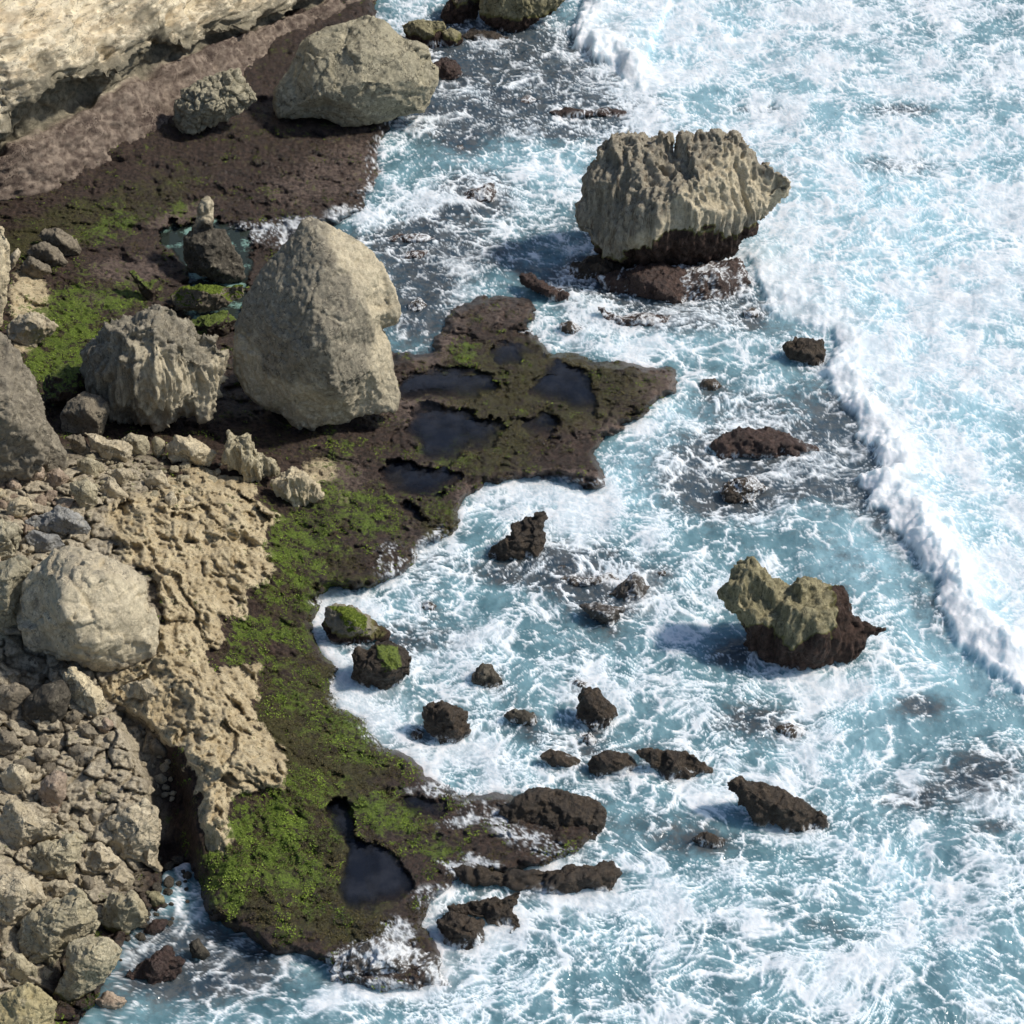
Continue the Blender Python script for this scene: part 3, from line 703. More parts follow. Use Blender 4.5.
def build_cliff():
    N = NT('cliff_limestone')
    p = N.pos()
    lo = N.attr('foot'); cave = N.attr('cave')
    n1 = N.noise(p, 0.5, 5.0, 0.65); n2 = N.noise(p, 3.0, 5.0, 0.7); n3 = N.noise(p, 12.0, 3.0, 0.7)
    st = N.noise(N.vmath('MULTIPLY', p, (0.5, 0.5, 3.2)), 1.0, 6.0, 0.68)
    cream = N.mix(N.step(st, 0.36, 0.62), (0.62, 0.51, 0.345), (0.82, 0.73, 0.54))
    cream = N.mix(N.math('MULTIPLY', N.step(N.noise(N.vmath('MULTIPLY', p, (0.8, 0.8, 4.0)), 1.3, 5.0, 0.7), 0.53, 0.64), 0.8), cream, (0.27, 0.225, 0.16))
    cream = N.mix(N.step(N.math('MULTIPLY_ADD', n3, 0.5, N.math('MULTIPLY', n2, 0.5)), 0.56, 0.68), cream, (0.17, 0.145, 0.11))
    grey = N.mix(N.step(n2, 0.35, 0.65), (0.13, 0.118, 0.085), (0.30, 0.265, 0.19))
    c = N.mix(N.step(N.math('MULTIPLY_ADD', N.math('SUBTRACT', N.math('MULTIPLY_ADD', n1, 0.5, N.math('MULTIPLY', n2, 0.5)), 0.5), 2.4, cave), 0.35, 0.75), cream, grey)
    foot = N.mix(N.step(n2, 0.35, 0.66), (0.11, 0.082, 0.066), (0.31, 0.25, 0.195))
    foot = N.mix(N.step(N.math('MULTIPLY_ADD', n3, 0.6, N.math('MULTIPLY', n1, 0.4)), 0.52, 0.62), foot, (0.07, 0.05, 0.042))
    c = N.mix(N.step(N.math('MULTIPLY_ADD', N.math('SUBTRACT', n2, 0.5), 0.4, lo), 0.3, 0.7), c, foot)
    N.set(color=c, rough=0.9, spec=0.15)
    N.set(normal=N.bump(N.math('MULTIPLY_ADD', N.math('ABSOLUTE', N.math('SUBTRACT', n2, 0.5)), 1.4, N.math('ABSOLUTE', N.math('SUBTRACT', n3, 0.5))), 0.8, 0.11))
    base = [(-190,295),(-60,228),(0,204),(55,189),(112,162),(145,142),(172,127),(215,98),(262,66),(292,47),(330,28),(372,6),(420,-40)]
    rtop = [(-200,240),(-70,185),(0,158),(25,147),(50,135),(87,117),(110,100),(132,86),(170,68),(212,44),(250,31),(286,18),(318,6),(350,-10),(392,-52)]
    lip  = [(-205,205),(-70,160),(0,136),(15,118),(32,100),(55,92),(85,82),(120,76),(134,52),(160,42),(185,48),(212,38),(250,27),(286,14),(318,2),(350,-14),(392,-56)]
    n = 330
    B = resample(base, n); R = resample(rtop, n); L = resample(lip, n)
    bz = np.interp(np.linspace(0, 1, n), [0, .3, .6, 1], [2.0, 1.1, 0.65, 0.3])
    gap = np.clip(R[:, 1] - L[:, 1], 2, 60)
    rise = np.clip(B[:, 1] - R[:, 1], 8, 60)
    rz = bz + rise * 0.040
    lz = rz + gap * 0.055 + 0.25
    Wb = at(B[:, 0], B[:, 1], bz - 0.4); Wb0 = at(B[:, 0], B[:, 1] , bz)
    Wr = at(R[:, 0], R[:, 1], rz); Wl = at(L[:, 0], L[:, 1], lz)
    inn = np.array([-0.70, 0.71, 0.0])
    depth = np.clip(gap / 34.0, 0.25, 1.0)
    Wc1 = Wr + inn * depth[:, None] + np.array([0, 0, 0.10])
    Wc2 = Wl + inn * (depth * 1.0)[:, None] + np.array([0, 0, -0.15])
    Wl2 = Wl + inn * 0.25 + np.array([0, 0, 0.75])
    Us = [Wl2 + (inn * 0.75 + np.array([0, 0, 0.75])) * s for s in (1.5, 3.5, 7, 12, 20, 30)]
    rows = [Wb, Wb0, Wr, Wc1, Wc2, Wl, Wl2] + Us
    cnt = [3, 34, 14, 12, 14, 10, 26, 34, 46, 40, 30, 20]
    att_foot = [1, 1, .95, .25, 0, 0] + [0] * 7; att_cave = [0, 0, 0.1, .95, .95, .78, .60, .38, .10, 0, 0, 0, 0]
    G = []; F = []; C = []
    for i in range(len(rows) - 1):
        for t in np.linspace(0, 1, cnt[i], endpoint=False):
            G.append(rows[i] * (1 - t) + rows[i + 1] * t)
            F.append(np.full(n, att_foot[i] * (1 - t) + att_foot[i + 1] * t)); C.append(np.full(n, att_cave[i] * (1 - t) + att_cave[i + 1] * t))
    G = np.array(G[::-1]); F = np.array(F[::-1]); C = np.array(C[::-1])
    for _ in range(3):                                  # round the creases of the profile a little
        G[1:-1] = (G[:-2] + 2 * G[1:-1] + G[2:]) / 4
    fc = grid_faces(G.shape[0], n)
    co = G.reshape(-1, 3)
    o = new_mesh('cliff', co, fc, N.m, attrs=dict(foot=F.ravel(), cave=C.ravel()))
    nr = vnormals(o.data)
    q = co
    f1, f2 = worley(q * 0.55 + 3); w = 0.5 - np.clip(f2 - f1, 0, 0.5)
    up = 1 - F.ravel()
    qs = q + 0.5 * np.column_stack([fbm(q * .3, 2), fbm(q * .3 + 4, 2), fbm(q * .3 + 8, 2)])
    d = up * (0.55 * (ridged(qs * np.array([.18, .18, 1.1]) + 2, 4, .6) - .6) + 0.30 * (ridged(qs * np.array([.5, .5, 3.0]) + 7, 3, .6) - .6) + 0.65 * fbm(q * 0.28, 4) + 0.34 * (ridged(q * np.array([.8, .8, 1.8]), 4) - 0.62) + 0.20 * w * fbm(q * 0.4 + 5, 2)) + 0.10 * fbm(q * 1.4, 4) + (1 - up) * (0.26 * (ridged(qs * np.array([.35, .35, 2.0]) + 3, 3, .6) - .6) + 0.22 * fbm(q * 0.45 + 2, 3) + 0.24 * (ridged(q * np.array([1.2, 1.2, .8]), 4, .6) - .6)) + 0.05 * fbm(q * 4, 3) - 0.75 * np.clip(C.ravel() * 1.3, 0, 1) * sstep(0.45, 0.12, worley(qs * np.array([.55, .55, .8]) + 1)[0]) - 0.16 * up * sstep(0.28, 0.1, worley(q * 1.3)[0])
    o.data.vertices.foreach_set('co', (co + nr * d[:, None]).astype(np.float32).ravel()); o.data.update()
    o['kind'] = 'structure'
    return o
# ================================================================== ROCKS (outlines in photo pixels; d = how far a spot stands out towards the viewer)
def PL(s): return [tuple(float(v) for v in w.split(',')) for w in s.split()]
ROCKS = []
def R(label, style, mat, outline, pts='', cat='boulder', name=None, group=None, **k):
    ROCKS.append(dict(label=label, style=style, mat=mat, o=PL(outline), p=PL(pts), cat=cat, name=name or cat.replace(' ', '_'), group=group, **k))

# --- the two huge boulders on the shore
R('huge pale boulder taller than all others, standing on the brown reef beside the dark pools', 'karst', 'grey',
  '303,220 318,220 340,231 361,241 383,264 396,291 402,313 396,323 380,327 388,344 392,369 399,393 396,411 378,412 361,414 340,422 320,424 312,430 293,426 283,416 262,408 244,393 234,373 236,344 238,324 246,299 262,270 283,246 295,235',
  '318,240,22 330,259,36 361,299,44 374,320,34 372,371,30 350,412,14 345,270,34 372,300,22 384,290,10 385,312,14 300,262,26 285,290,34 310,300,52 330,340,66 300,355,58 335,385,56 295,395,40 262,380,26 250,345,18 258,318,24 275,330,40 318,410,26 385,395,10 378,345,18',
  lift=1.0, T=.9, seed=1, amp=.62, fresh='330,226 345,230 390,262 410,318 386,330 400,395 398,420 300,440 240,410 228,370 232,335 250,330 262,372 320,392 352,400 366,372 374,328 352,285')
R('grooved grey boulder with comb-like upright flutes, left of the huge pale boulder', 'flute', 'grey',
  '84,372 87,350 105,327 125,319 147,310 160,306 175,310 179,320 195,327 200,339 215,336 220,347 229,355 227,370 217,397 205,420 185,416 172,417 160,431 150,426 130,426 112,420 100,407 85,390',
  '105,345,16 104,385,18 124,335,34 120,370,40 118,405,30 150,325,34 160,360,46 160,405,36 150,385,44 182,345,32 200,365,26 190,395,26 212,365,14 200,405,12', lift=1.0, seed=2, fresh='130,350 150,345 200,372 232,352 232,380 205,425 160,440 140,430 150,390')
R('huge rough grey boulder cut by the left edge of the picture, above the pinkish rubble', 'karst', 'greygrain',
  '-120,360 -60,320 -10,328 4,338 15,350 32,380 41,407 47,430 44,462 20,478 -20,490 -120,480', '-20,400,60 10,400,40 25,430,30 -60,420,60 10,370,22', seed=3, lift=.9)
R('small rounded grey hump leaning against the huge rough boulder at the left edge', 'smooth', 'greygrain',
  '28,424 40,412 50,425 58,438 66,452 69,468 52,480 34,478 26,450', '45,445,16', seed=4, lift=.9)
R('upright tan rock face at the left edge above the green weed', 'block', 'cream',
  '-40,235 -10,222 4,228 7,240 10,262 9,285 4,310 -2,330 -40,335', '-5,270,14', seed=5, lift=1.0, zg=1.7)
R('rounded grey boulder in the shade below the grooved boulder', 'smooth', 'greybrown',
  '60,415 67,405 76,396 85,391 100,395 108,403 111,412 108,424 101,436 82,435 64,434', '85,410,20 95,420,16', seed=6)
R('low dark mossy rock beside the left flank of the grooved boulder', 'reef', 'dark',
  '42,388 48,374 62,366 84,368 86,388 72,406 52,412', seed=7, green=.75, cat='rock', name='mossy_rock')
R('rightmost of three tilted dark slabs with pale upper edge near the cliff foot', 'block', 'greybrown',
  '38,236 46,230 55,227 61,229 75,240 82,249 80,254 65,256 50,244', '56,236,10 66,246,10 50,234,4', seed=8, cat='slab', name='rock_slab', group='tilted slabs near the cliff foot')
R('middle one of three tilted slabs near the cliff foot, moss on its corner', 'block', 'greybrown',
  '26,251 33,246 48,243 55,246 62,254 68,262 64,268 52,268 38,260 28,255', '48,250,9 40,250,6 56,260,8', seed=9, cat='slab', name='rock_slab', group='tilted slabs near the cliff foot', green=.25)
R('lowest and smallest of three tilted slabs near the cliff foot', 'block', 'greybrown',
  '21,266 28,255 36,259 50,266 51,272 42,278 30,277 22,271', '34,264,7 42,270,6', seed=10, cat='slab', name='rock_slab', group='tilted slabs near the cliff foot')
R('small pale spiky stone left of the three tilted slabs', 'block', 'tan', '8,266 11,253 18,247 21,252 15,266 11,270', seed=11, cat='rock')
R('dirty tan rock poking through the bright green weed on the left', 'karst', 'tan',
  '6,331 12,322 20,316 35,311 46,317 58,326 52,335 45,338 36,348 24,346 12,340', '30,322,10 42,328,8', seed=12, cat='rock', lift=.6)
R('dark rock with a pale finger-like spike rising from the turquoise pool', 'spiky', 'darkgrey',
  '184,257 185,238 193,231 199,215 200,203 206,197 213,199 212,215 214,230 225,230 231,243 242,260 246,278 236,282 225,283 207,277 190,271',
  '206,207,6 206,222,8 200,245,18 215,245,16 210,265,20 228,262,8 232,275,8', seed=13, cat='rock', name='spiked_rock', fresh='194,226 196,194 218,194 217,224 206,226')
R('long block with a green mossy top behind the grooved boulder', 'block', 'greybrown',
  '170,296 180,287 202,285 222,287 243,285 244,297 232,303 220,309 200,312 175,310', '200,290,14 198,306,12 220,294,10', seed=14, green=.9, cat='rock', name='mossy_rock')
R('small pointed slab with a mossy face sticking up beside green weed', 'block', 'dark',
  '130,273 134,271 141,279 150,282 156,281 160,291 153,303 143,294', '140,281,5 148,290,6', seed=15, green=.7, cat='slab', name='rock_slab')
R('low green rock half under water between the two boulders', 'reef', 'dark', '186,326 200,316 228,310 238,320 226,335 200,339', seed=16, green=.9, cat='rock', name='mossy_rock', lift=.5)

# --- under the cliff and at the top
R('large grey-green boulder with a sharp vertical edge at the foot of the cliff', 'block', 'greygreen',
  '277,91 289,70 298,53 304,38 324,28 347,25 368,20 383,23 400,37 428,45 431,58 438,67 437,85 430,102 424,113 400,115 377,121 347,122 324,116 306,118 279,116 276,103',
  '359,27,12 361,53,34 362,82,40 352,105,30 320,50,20 305,75,20 320,95,34 300,105,20 395,55,26 410,80,24 400,105,16 425,85,10 385,85,34', seed=17, amp=.7, lift=1.02)
R('smaller cracked grey boulder between the cliff foot and the grey-green boulder', 'crack', 'greygreen',
  '172,120 175,102 183,91 204,79 230,69 239,69 245,82 255,91 257,101 239,113 216,123 198,132 186,133 175,129',
  '205,92,18 230,85,18 215,108,22 190,112,18 240,98,12', seed=18, lift=1.0)
R('rough olive boulder with a jagged lower edge cut by the top of the picture', 'karst', 'olive',
  '481,-20 500,-45 560,-40 570,-10 561,3 555,10 542,20 530,28 517,37 504,33 486,23 479,10', '500,0,16 525,10,16 520,-20,20 545,0,8', seed=19, sea=1, algz=.8)
R('purple-grey boulder at the top edge, left of the olive one', 'reef', 'greybrown',
  '440,15 448,2 456,-12 479,-14 483,6 474,20 460,28 446,25', '462,5,12', seed=20, sea=1, algz=1.0)
R('low yellowish rock wedged right of the grey-green boulder', 'karst', 'olive', '401,25 412,21 423,20 443,21 447,28 442,36 443,46 436,50 420,45 406,38', '420,28,8 434,36,8', seed=21, cat='rock', sea=1, algz=.5)
R('small tan knob beside the low yellowish rock near the top edge', 'karst', 'olive', '441,32 451,27 461,33 464,40 459,47 448,49 441,42', seed=22, cat='rock', sea=1, algz=.4)
R('flat dark ledge at the waterline under the olive boulder', 'reef', 'dark', '458,38 474,28 492,30 508,38 504,43 480,44', seed=23, cat='rock', sea=1, lift=.5)
R('red-brown rock at the waterline right of the grey-green boulder', 'reef', 'maroon', '434,64 442,58 452,60 463,74 456,80 440,83', seed=24, cat='rock', sea=1)

# --- standing in the sea
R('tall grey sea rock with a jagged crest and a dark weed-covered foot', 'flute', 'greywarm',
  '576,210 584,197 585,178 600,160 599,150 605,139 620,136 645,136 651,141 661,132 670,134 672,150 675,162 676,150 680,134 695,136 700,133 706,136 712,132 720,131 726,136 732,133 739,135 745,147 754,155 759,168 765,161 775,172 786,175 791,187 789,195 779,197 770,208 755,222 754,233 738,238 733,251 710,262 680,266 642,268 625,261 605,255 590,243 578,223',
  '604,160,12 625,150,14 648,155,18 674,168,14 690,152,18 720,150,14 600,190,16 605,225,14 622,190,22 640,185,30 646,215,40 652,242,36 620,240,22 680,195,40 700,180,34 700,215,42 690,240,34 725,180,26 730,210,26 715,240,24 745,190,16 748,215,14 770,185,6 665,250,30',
  cat='sea rock', seed=25, sea=1, algz=1.0, algpoly='620,275 628,256 640,250 652,246 664,236 686,232 712,232 735,234 760,222 770,260 700,280', lift=1.02, zg=.3, T=1.1, tilt=.34, amp=.85, fresh='640,235 668,205 700,180 722,148 742,150 765,185 790,175 792,198 760,215 720,225 690,242 655,250 630,256')  # last polygon paints sunlight on the right facets as paler colour
R('olive topped sea rock shaped like a crouching animal, dark weed on its foot', 'flute', 'olive',
  '718,590 726,579 739,563 751,557 757,563 766,567 774,579 789,586 801,579 811,578 825,586 844,588 849,599 852,616 862,624 886,627 888,631 870,637 866,649 856,661 837,665 796,671 774,663 757,653 745,644 750,634 747,626 739,616 719,599',
  '741,587,18 728,594,10 752,592,8 766,582,18 751,618,20 738,607,14 752,572,10 780,600,16 778,611,10 788,607,26 801,583,20 801,602,18 803,612,34 782,620,22 792,648,28 825,636,34 835,612,26 828,598,16 850,645,10 815,655,26 770,640,14 866,634,8',
  cat='sea rock', seed=26, sea=1, algz=.85, tilt=.2, amp=.6, algpoly='747,626 760,622 775,627 782,640 792,650 806,642 830,636 838,610 836,588 860,585 895,625 880,680 790,690 735,650', lift=1.0)
def dark(label, o, pts='', **k):
    k.setdefault('style', 'reef'); k.setdefault('mat', 'dark'); k.setdefault('cat', 'sea rock')
    st = k.pop('style'); mt = k.pop('mat')
    R(label, st, mt, o, pts, sea=1, seed=len(ROCKS) + 30, **k)
dark('dark flat ledge at the left foot of the tall jagged sea rock', '562,284 572,262 605,254 632,262 640,272 632,283 597,287', lift=.4)
dark('broad low brown ledge awash all round the front foot of the tall jagged sea rock', '596,276 640,266 700,266 738,258 750,282 732,308 692,320 650,316 612,300', mat='maroon', lift=.06, wash=.2)
dark('maroon hump of weed-covered rock in front of the tall jagged sea rock', '628,272 642,264 665,264 685,270 690,282 687,307 667,310 650,303 632,299 628,285', mat='maroon', lift=.6)
dark('thin curved maroon rock strip right of the weed-covered hump', '695,272 702,270 706,275 708,287 705,298 720,311 716,314 706,312 694,300 698,287', mat='maroon', lift=.5)
dark('low wet ridge lying parallel in front of the maroon hump', '597,306 615,316 642,313 670,317 692,324 675,330 645,333 617,328 603,317', mat='maroon', lift=.4, wash=.35)
dark('small round dark rock in a swirl of foam off the reef tongue', '560,325 570,320 583,329 576,338 562,337', lift=.6, wash=.2)
dark('dark arm of rock pointing at the left foot of the tall jagged sea rock', '520,274 530,274 549,288 560,291 579,298 577,306 558,304 541,293 523,283', mat='maroon', lift=.5)
dark('small dark brown rock just off the tall jagged rock, before the breaking wave', '742,312 750,307 760,310 760,319 748,322', lift=.35, wash=.4)
dark('dark rounded rock touched by the white breaking wave', '784,346 794,339 804,337 823,341 828,354 822,369 798,362 787,355')
dark('tiny dark rock off the tip of the brown reef tongue', '699,388 702,379 715,378 723,386 712,393', lift=.6)
dark('broad low brown mound washed by foam in the middle of the bay', '708,444 722,436 741,429 772,428 795,437 818,447 812,460 782,463 749,462 721,461', mat='maroon', lift=.55, cat='rock')
dark('half-drowned dark rock just below the broad brown mound', '718,492 730,480 752,477 768,488 752,507 726,505', lift=.5, cat='rock', wash=.22)
dark('dark wedge-shaped rock in foam below the reef tongue', '488,556 491,546 511,536 513,526 529,517 546,513 545,541 543,557 521,566 498,561', '515,540,14 535,532,10', cat='rock')
dark('flat foam-washed rock, left piece of the broken group below the wedge-shaped rock', '560,578 570,574 583,578 610,573 619,581 596,590 569,590', lift=.55, wash=.28, cat='rock', mat='wet')
dark('grey wet rock at the right of the broken foam-washed group', '607,595 623,582 636,574 648,586 643,600 628,605', lift=.7, wash=.12, cat='rock', mat='wet')
dark('pointed lower rock of the broken foam-washed group', '580,606 597,602 623,608 615,621 612,632 601,621', lift=.7, wash=.12, cat='rock', mat='wet')
dark('tiny brown rock at the right end of the broken foam-washed group', '655,573 665,570 671,575 662,580', lift=.6, cat='rock')
dark('small dark knob at the left end of the broken foam-washed group', '553,568 562,563 569,566 564,573', lift=.6, cat='rock', mat='wet')
dark('round-topped rock with bright moss facing the sea, touching the weedy shelf', '326,608 335,604 353,607 367,617 379,627 389,634 386,640 374,638 365,645 352,652 340,650 331,640 322,626', '350,617,16 362,630,14 342,635,10', green=.9, greenpoly='328,606 352,606 367,618 368,634 352,640 340,618', cat='rock', name='mossy_rock', mat='grey', lift=1.0, algz=.55)
dark('squat dark rock with a green patch on top, right below the round-topped mossy rock', '353,678 351,660 357,650 368,651 374,644 386,643 402,646 411,656 407,674 398,686 384,693 372,687 360,686', '380,655,18 390,668,20 368,668,16', green=.9, greenpoly='376,645 398,646 402,668 384,672 378,658', cat='rock', name='mossy_rock', lift=1.0)
dark('little brown rock half covered by foam above the two mossy rocks', '418,605 428,601 437,606 433,615 422,614', lift=.6, wash=.3, cat='rock')
dark('small sharp rock with a pale sunlit edge among foam', '470,681 482,664 491,667 503,680 506,690 497,694 485,689', '485,675,10', cat='rock', mat='darkgrey')
dark('dark lumpy rock with an olive crest right of the shelf edge', '424,714 429,705 443,702 460,705 468,714 465,723 468,735 456,748 442,746 433,738 427,730', '448,715,16 455,730,14', cat='rock', green=.2)
dark('tiny dark rock touching the left side of the lumpy olive-crested rock', '410,734 416,729 424,732 424,740 416,742', cat='rock', lift=.7)
dark('small low brown stone left of the leaning seaweed rock', '503,716 514,708 525,710 537,716 536,725 525,728 512,723', cat='rock', mat='darkgrey')
dark('leaning seaweed-covered rock narrowing to its top', '577,716 580,705 578,695 583,688 591,686 600,692 608,700 617,716 607,728 591,730', '592,702,12 600,715,12', cat='rock')
dark('small submerged rock tip just above the leaning seaweed rock', '571,684 576,679 589,682 586,690 576,690', cat='rock', lift=.4, wash=.3)
dark('tiny rock between the leaning seaweed rock and the row of three', '580,734 590,731 597,740 593,747 583,743', cat='rock', lift=.5, wash=.2)
dark('left one of three brown rocks lying in a row in the surf', '538,756 550,748 564,751 580,760 578,771 561,769 545,764', cat='rock', group='row of three brown rocks in the surf')
dark('middle one of three brown rocks lying in a row in the surf', '586,766 591,756 607,750 627,752 639,766 624,775 599,778 588,773', cat='rock', group='row of three brown rocks in the surf')
dark('right and longest of three brown rocks lying in a row in the surf', '638,752 651,747 665,751 684,751 706,763 711,770 692,777 668,782 659,772 649,761', '675,763,12 655,754,6', cat='rock', group='row of three brown rocks in the surf')
dark('long dark rock slanting down to the right, alone in the lower bay', '726,783 734,776 748,778 766,786 782,790 799,799 815,808 824,815 830,828 807,838 782,829 757,820 741,800', '748,790,10 790,810,16 765,802,14', cat='rock')
dark('small oval rock alone in smooth dark water left of the long slanting rock', '692,840 700,833 709,831 724,839 721,851 704,851', cat='rock')
dark('small brown rock awash below the olive topped sea rock', '775,728 789,723 805,733 796,740 782,738', cat='rock', lift=.6, wash=.15)
dark('long thin brown ledge in the channel behind the tall jagged sea rock', '548,112 568,107 591,110 608,107 634,113 630,121 596,118 560,119', cat='rock', lift=.4, mat='maroon')
dark('short brown ledge left of the long thin ledge in the channel', '506,103 527,95 543,101 528,107', cat='rock', lift=.35, mat='maroon', wash=.2)
dark('small dark log-shaped rock in the upper channel', '445,146 464,144 475,151 459,154', cat='rock', lift=.4)
dark('brown hump awash in the middle of the channel', '456,200 470,190 494,183 497,204 474,209', cat='rock', lift=.5, mat='maroon', wash=.25)
dark('reddish low rock at the left side of the channel foam', '422,206 436,200 452,206 440,212', cat='rock', lift=.3, mat='maroon', wash=.3)
dark('reddish bar of rock above the dark water right of the huge pale boulder', '382,240 400,233 424,234 438,240 420,246 396,246', cat='rock', lift=.3, mat='maroon', wash=.25)
dark('second reddish bar of rock just right of the huge pale boulder', '396,256 412,250 430,250 424,259 404,262', cat='rock', lift=.3, mat='maroon', wash=.3)
dark('dark pointed wet rock between the reef tongue and the huge pale boulder', '408,305 420,297 428,305 422,316 410,315', cat='rock', lift=.4, wash=.2)
# --- the rocky spit at the bottom
dark('brown domed rock at the end of the foam-laced spit', '500,812 507,806 539,789 564,792 600,804 605,816 603,828 590,842 580,852 558,856 536,840 514,824', '545,800,10 580,815,12 560,835,10', cat='rock', lift=.6, wash=.03)
dark('long dark bar of rock with a knobbed end at the lower side of the spit', '449,866 476,867 500,872 530,870 558,872 570,864 590,866 614,862 621,874 611,893 599,906 589,890 570,896 554,907 539,893 507,887 476,884 454,876', '590,878,14 560,885,10 500,879,6', cat='rock', lift=.6, wash=.03)
dark('pointed brown rock slanting into white foam below the long bar', '446,906 476,901 500,899 521,892 508,908 524,926 530,936 516,943 496,928 482,917 450,917', '500,910,8', cat='rock', lift=.6)
dark('rounded brown rock standing in foam at the lower edge of the spit', '435,921 451,912 470,916 483,921 483,948 466,953 446,943', cat='rock', lift=.7)
dark('broad wave-washed rock streaming with foam at the tip of the weedy shelf', '329,980 338,961 357,943 383,936 414,950 440,958 443,978 455,989 423,996 383,1000 346,996', '385,960,16 410,975,12 360,975,12', cat='rock', lift=.6, wash=.30, mat='wet')

# --- the tumbled blocks on the left
def blk(label, o, pts='', mat='tan', style='block', **k):
    k.setdefault('cat', 'boulder'); R(label, style, mat, o, pts, seed=len(ROCKS) + 60, **k)
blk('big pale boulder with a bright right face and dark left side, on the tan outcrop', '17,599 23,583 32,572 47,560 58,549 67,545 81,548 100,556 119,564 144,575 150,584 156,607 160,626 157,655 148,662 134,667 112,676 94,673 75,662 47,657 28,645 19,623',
    '62,591,46 62,606,50 73,623,54 78,645,46 91,650,40 106,660,22 134,657,12 60,560,18 85,560,26 110,575,30 130,580,20 120,610,34 100,620,46 145,605,16 145,640,14 115,642,30 40,600,10 45,630,12 50,575,24', mat='palegrey', tilt=.2, amp=.65, fresh='66,590 110,575 150,585 162,625 158,660 120,662 84,645 70,620', lift=1.02, style='chip')  # pale polygon puts the sunlit look of the right face into its colour
blk('upper grey slab lying behind the big pale boulder', '23,522 47,512 58,506 78,515 92,529 78,539 59,533 39,529', '58,516,10 78,525,10', mat='bluegrey')
blk('lower grey slab wedged against the back of the big pale boulder', '25,537 31,530 58,535 66,545 53,551 39,555 30,547', '48,540,8', mat='bluegrey')
blk('cleft grey boulder at the left edge beside the grey slabs', '-30,530 0,521 12,523 22,532 17,554 0,562 -30,560', '5,535,12', mat='greygreen')
blk('shaded boulder at the left edge behind the big pale boulder', '-35,580 0,564 19,557 27,562 30,576 24,592 20,625 0,642 -35,640', '8,575,20 8,605,22', mat='greygreen')
blk('pinkish knobbly boulder nearest below the small rounded hump', '15,472 19,459 25,456 36,462 44,468 45,481 34,488 22,483', '30,466,9 38,476,8', mat='pinkish', style='karst')
blk('brownish boulder just right of the pinkish knobbly one', '44,487 47,472 59,467 69,476 67,484 53,491', '58,476,9', mat='pinkish')
blk('pinkish round stone lower left of the knobbly boulder', '5,484 11,477 17,479 22,486 17,495 8,494', mat='pinkish', cat='rock')
blk('bright cream cube-shaped rock in the pinkish rubble', '6,513 10,501 19,496 30,497 32,508 24,518 12,522', '16,504,9 25,505,8 14,513,8', mat='cream', cat='rock')
blk('pale rock cut by the left edge above the cream cube', '-10,488 0,488 6,490 6,499 0,502 -10,502', mat='cream', cat='rock')
blk('long beam-like block resting below the grooved boulder', '83,432 96,434 109,440 132,446 131,458 125,465 109,459 91,449', '108,446,10 125,452,9 95,441,7', mat='tan')
blk('dark tilted block left of the long beam-like block', '65,437 80,433 86,440 90,450 87,458 75,452', '78,442,8', mat='greybrown')
blk('cube-shaped knobbly rock below the left end of the beam-like block', '77,461 87,457 100,462 98,476 89,480 78,473', '90,464,9', mat='greentan', style='karst')
blk('eroded rock with a dark hollow under the cube-shaped knobbly rock', '69,483 87,478 98,490 98,503 88,513 77,505', '84,490,10', mat='greentan', style='karst')
blk('triangular rock with small pits beside the eroded rock', '99,490 109,476 116,479 128,497 119,501 103,502', '110,488,8', mat='tan', style='karst')
blk('pale block between the beam-like block and the triangular rock', '106,472 116,468 130,470 133,478 125,488 115,482', '122,475,8', mat='tan')
blk('knobbly rock behind the right end of the beam-like block', '117,442 130,433 148,436 151,447 143,458 131,456', '136,442,10', mat='greentan', style='karst')
blk('small rock between the knobbly rock and the big cream block', '151,440 156,436 166,441 165,452 157,459 151,450', mat='greentan', cat='rock', style='karst')
blk('large cream block with a shaded left end below the grooved boulder', '167,446 174,434 189,437 202,444 214,449 217,457 208,468 189,463 170,461', '186,445,12 200,452,12 192,458,12', mat='cream')
blk('ribbed triangular rock standing right of the large cream block', '223,460 228,434 238,433 253,441 267,457 278,472 267,477 256,487 242,481 234,469', '236,446,10 246,462,14 258,468,8', mat='greentan', style='flute')
blk('pale stump-shaped rock with a mossy top at the edge of the green weed', '272,481 283,471 298,467 306,473 314,484 322,494 312,502 291,507 277,497', '290,478,14 303,478,12 300,498,10 286,494,12', mat='cream', style='flute')
blk('white-faced block on the rubble left of the outcrop top', '143,480 150,472 162,470 171,487 162,491 148,488', '156,478,8', mat='tan')
blk('egg-shaped stone on the top of the tan outcrop', '164,497 172,491 177,498 172,514 166,508', mat='tan', cat='rock')
blk('small stone in a socket of the tan outcrop', '184,499 191,495 195,502 188,508', mat='tan', cat='rock')
blk('ribbed slab perched on the edge of the outcrop below the big pale boulder', '118,687 133,680 148,677 160,696 148,704 129,699', '138,685,9 148,693,8', mat='tan', style='flute')
blk('upright cream boulder standing below the big pale boulder', '67,675 72,669 84,674 92,681 100,688 109,706 98,722 86,713 74,702 68,687', '80,683,12 92,697,14 96,710,10 78,692,10', mat='cream', style='chip')
blk('round dark boulder left of the upright cream boulder', '20,713 27,698 45,684 62,680 72,694 65,717 53,729 39,730 25,724', '48,702,22', mat='darkgrey', style='smooth')
blk('shaded boulder at the left of the round dark boulder', '-12,690 2,685 16,682 29,690 22,709 8,716 -10,712', '10,695,12', mat='greybrown', style='smooth')
blk('flat brown stone between the round dark and upright cream boulders', '62,716 74,709 84,715 78,726 66,725', mat='greybrown', cat='rock')
blk('lichen-brown stone under the foot of the upright cream boulder', '78,726 90,724 100,735 92,741 80,736', mat='greybrown', cat='rock')
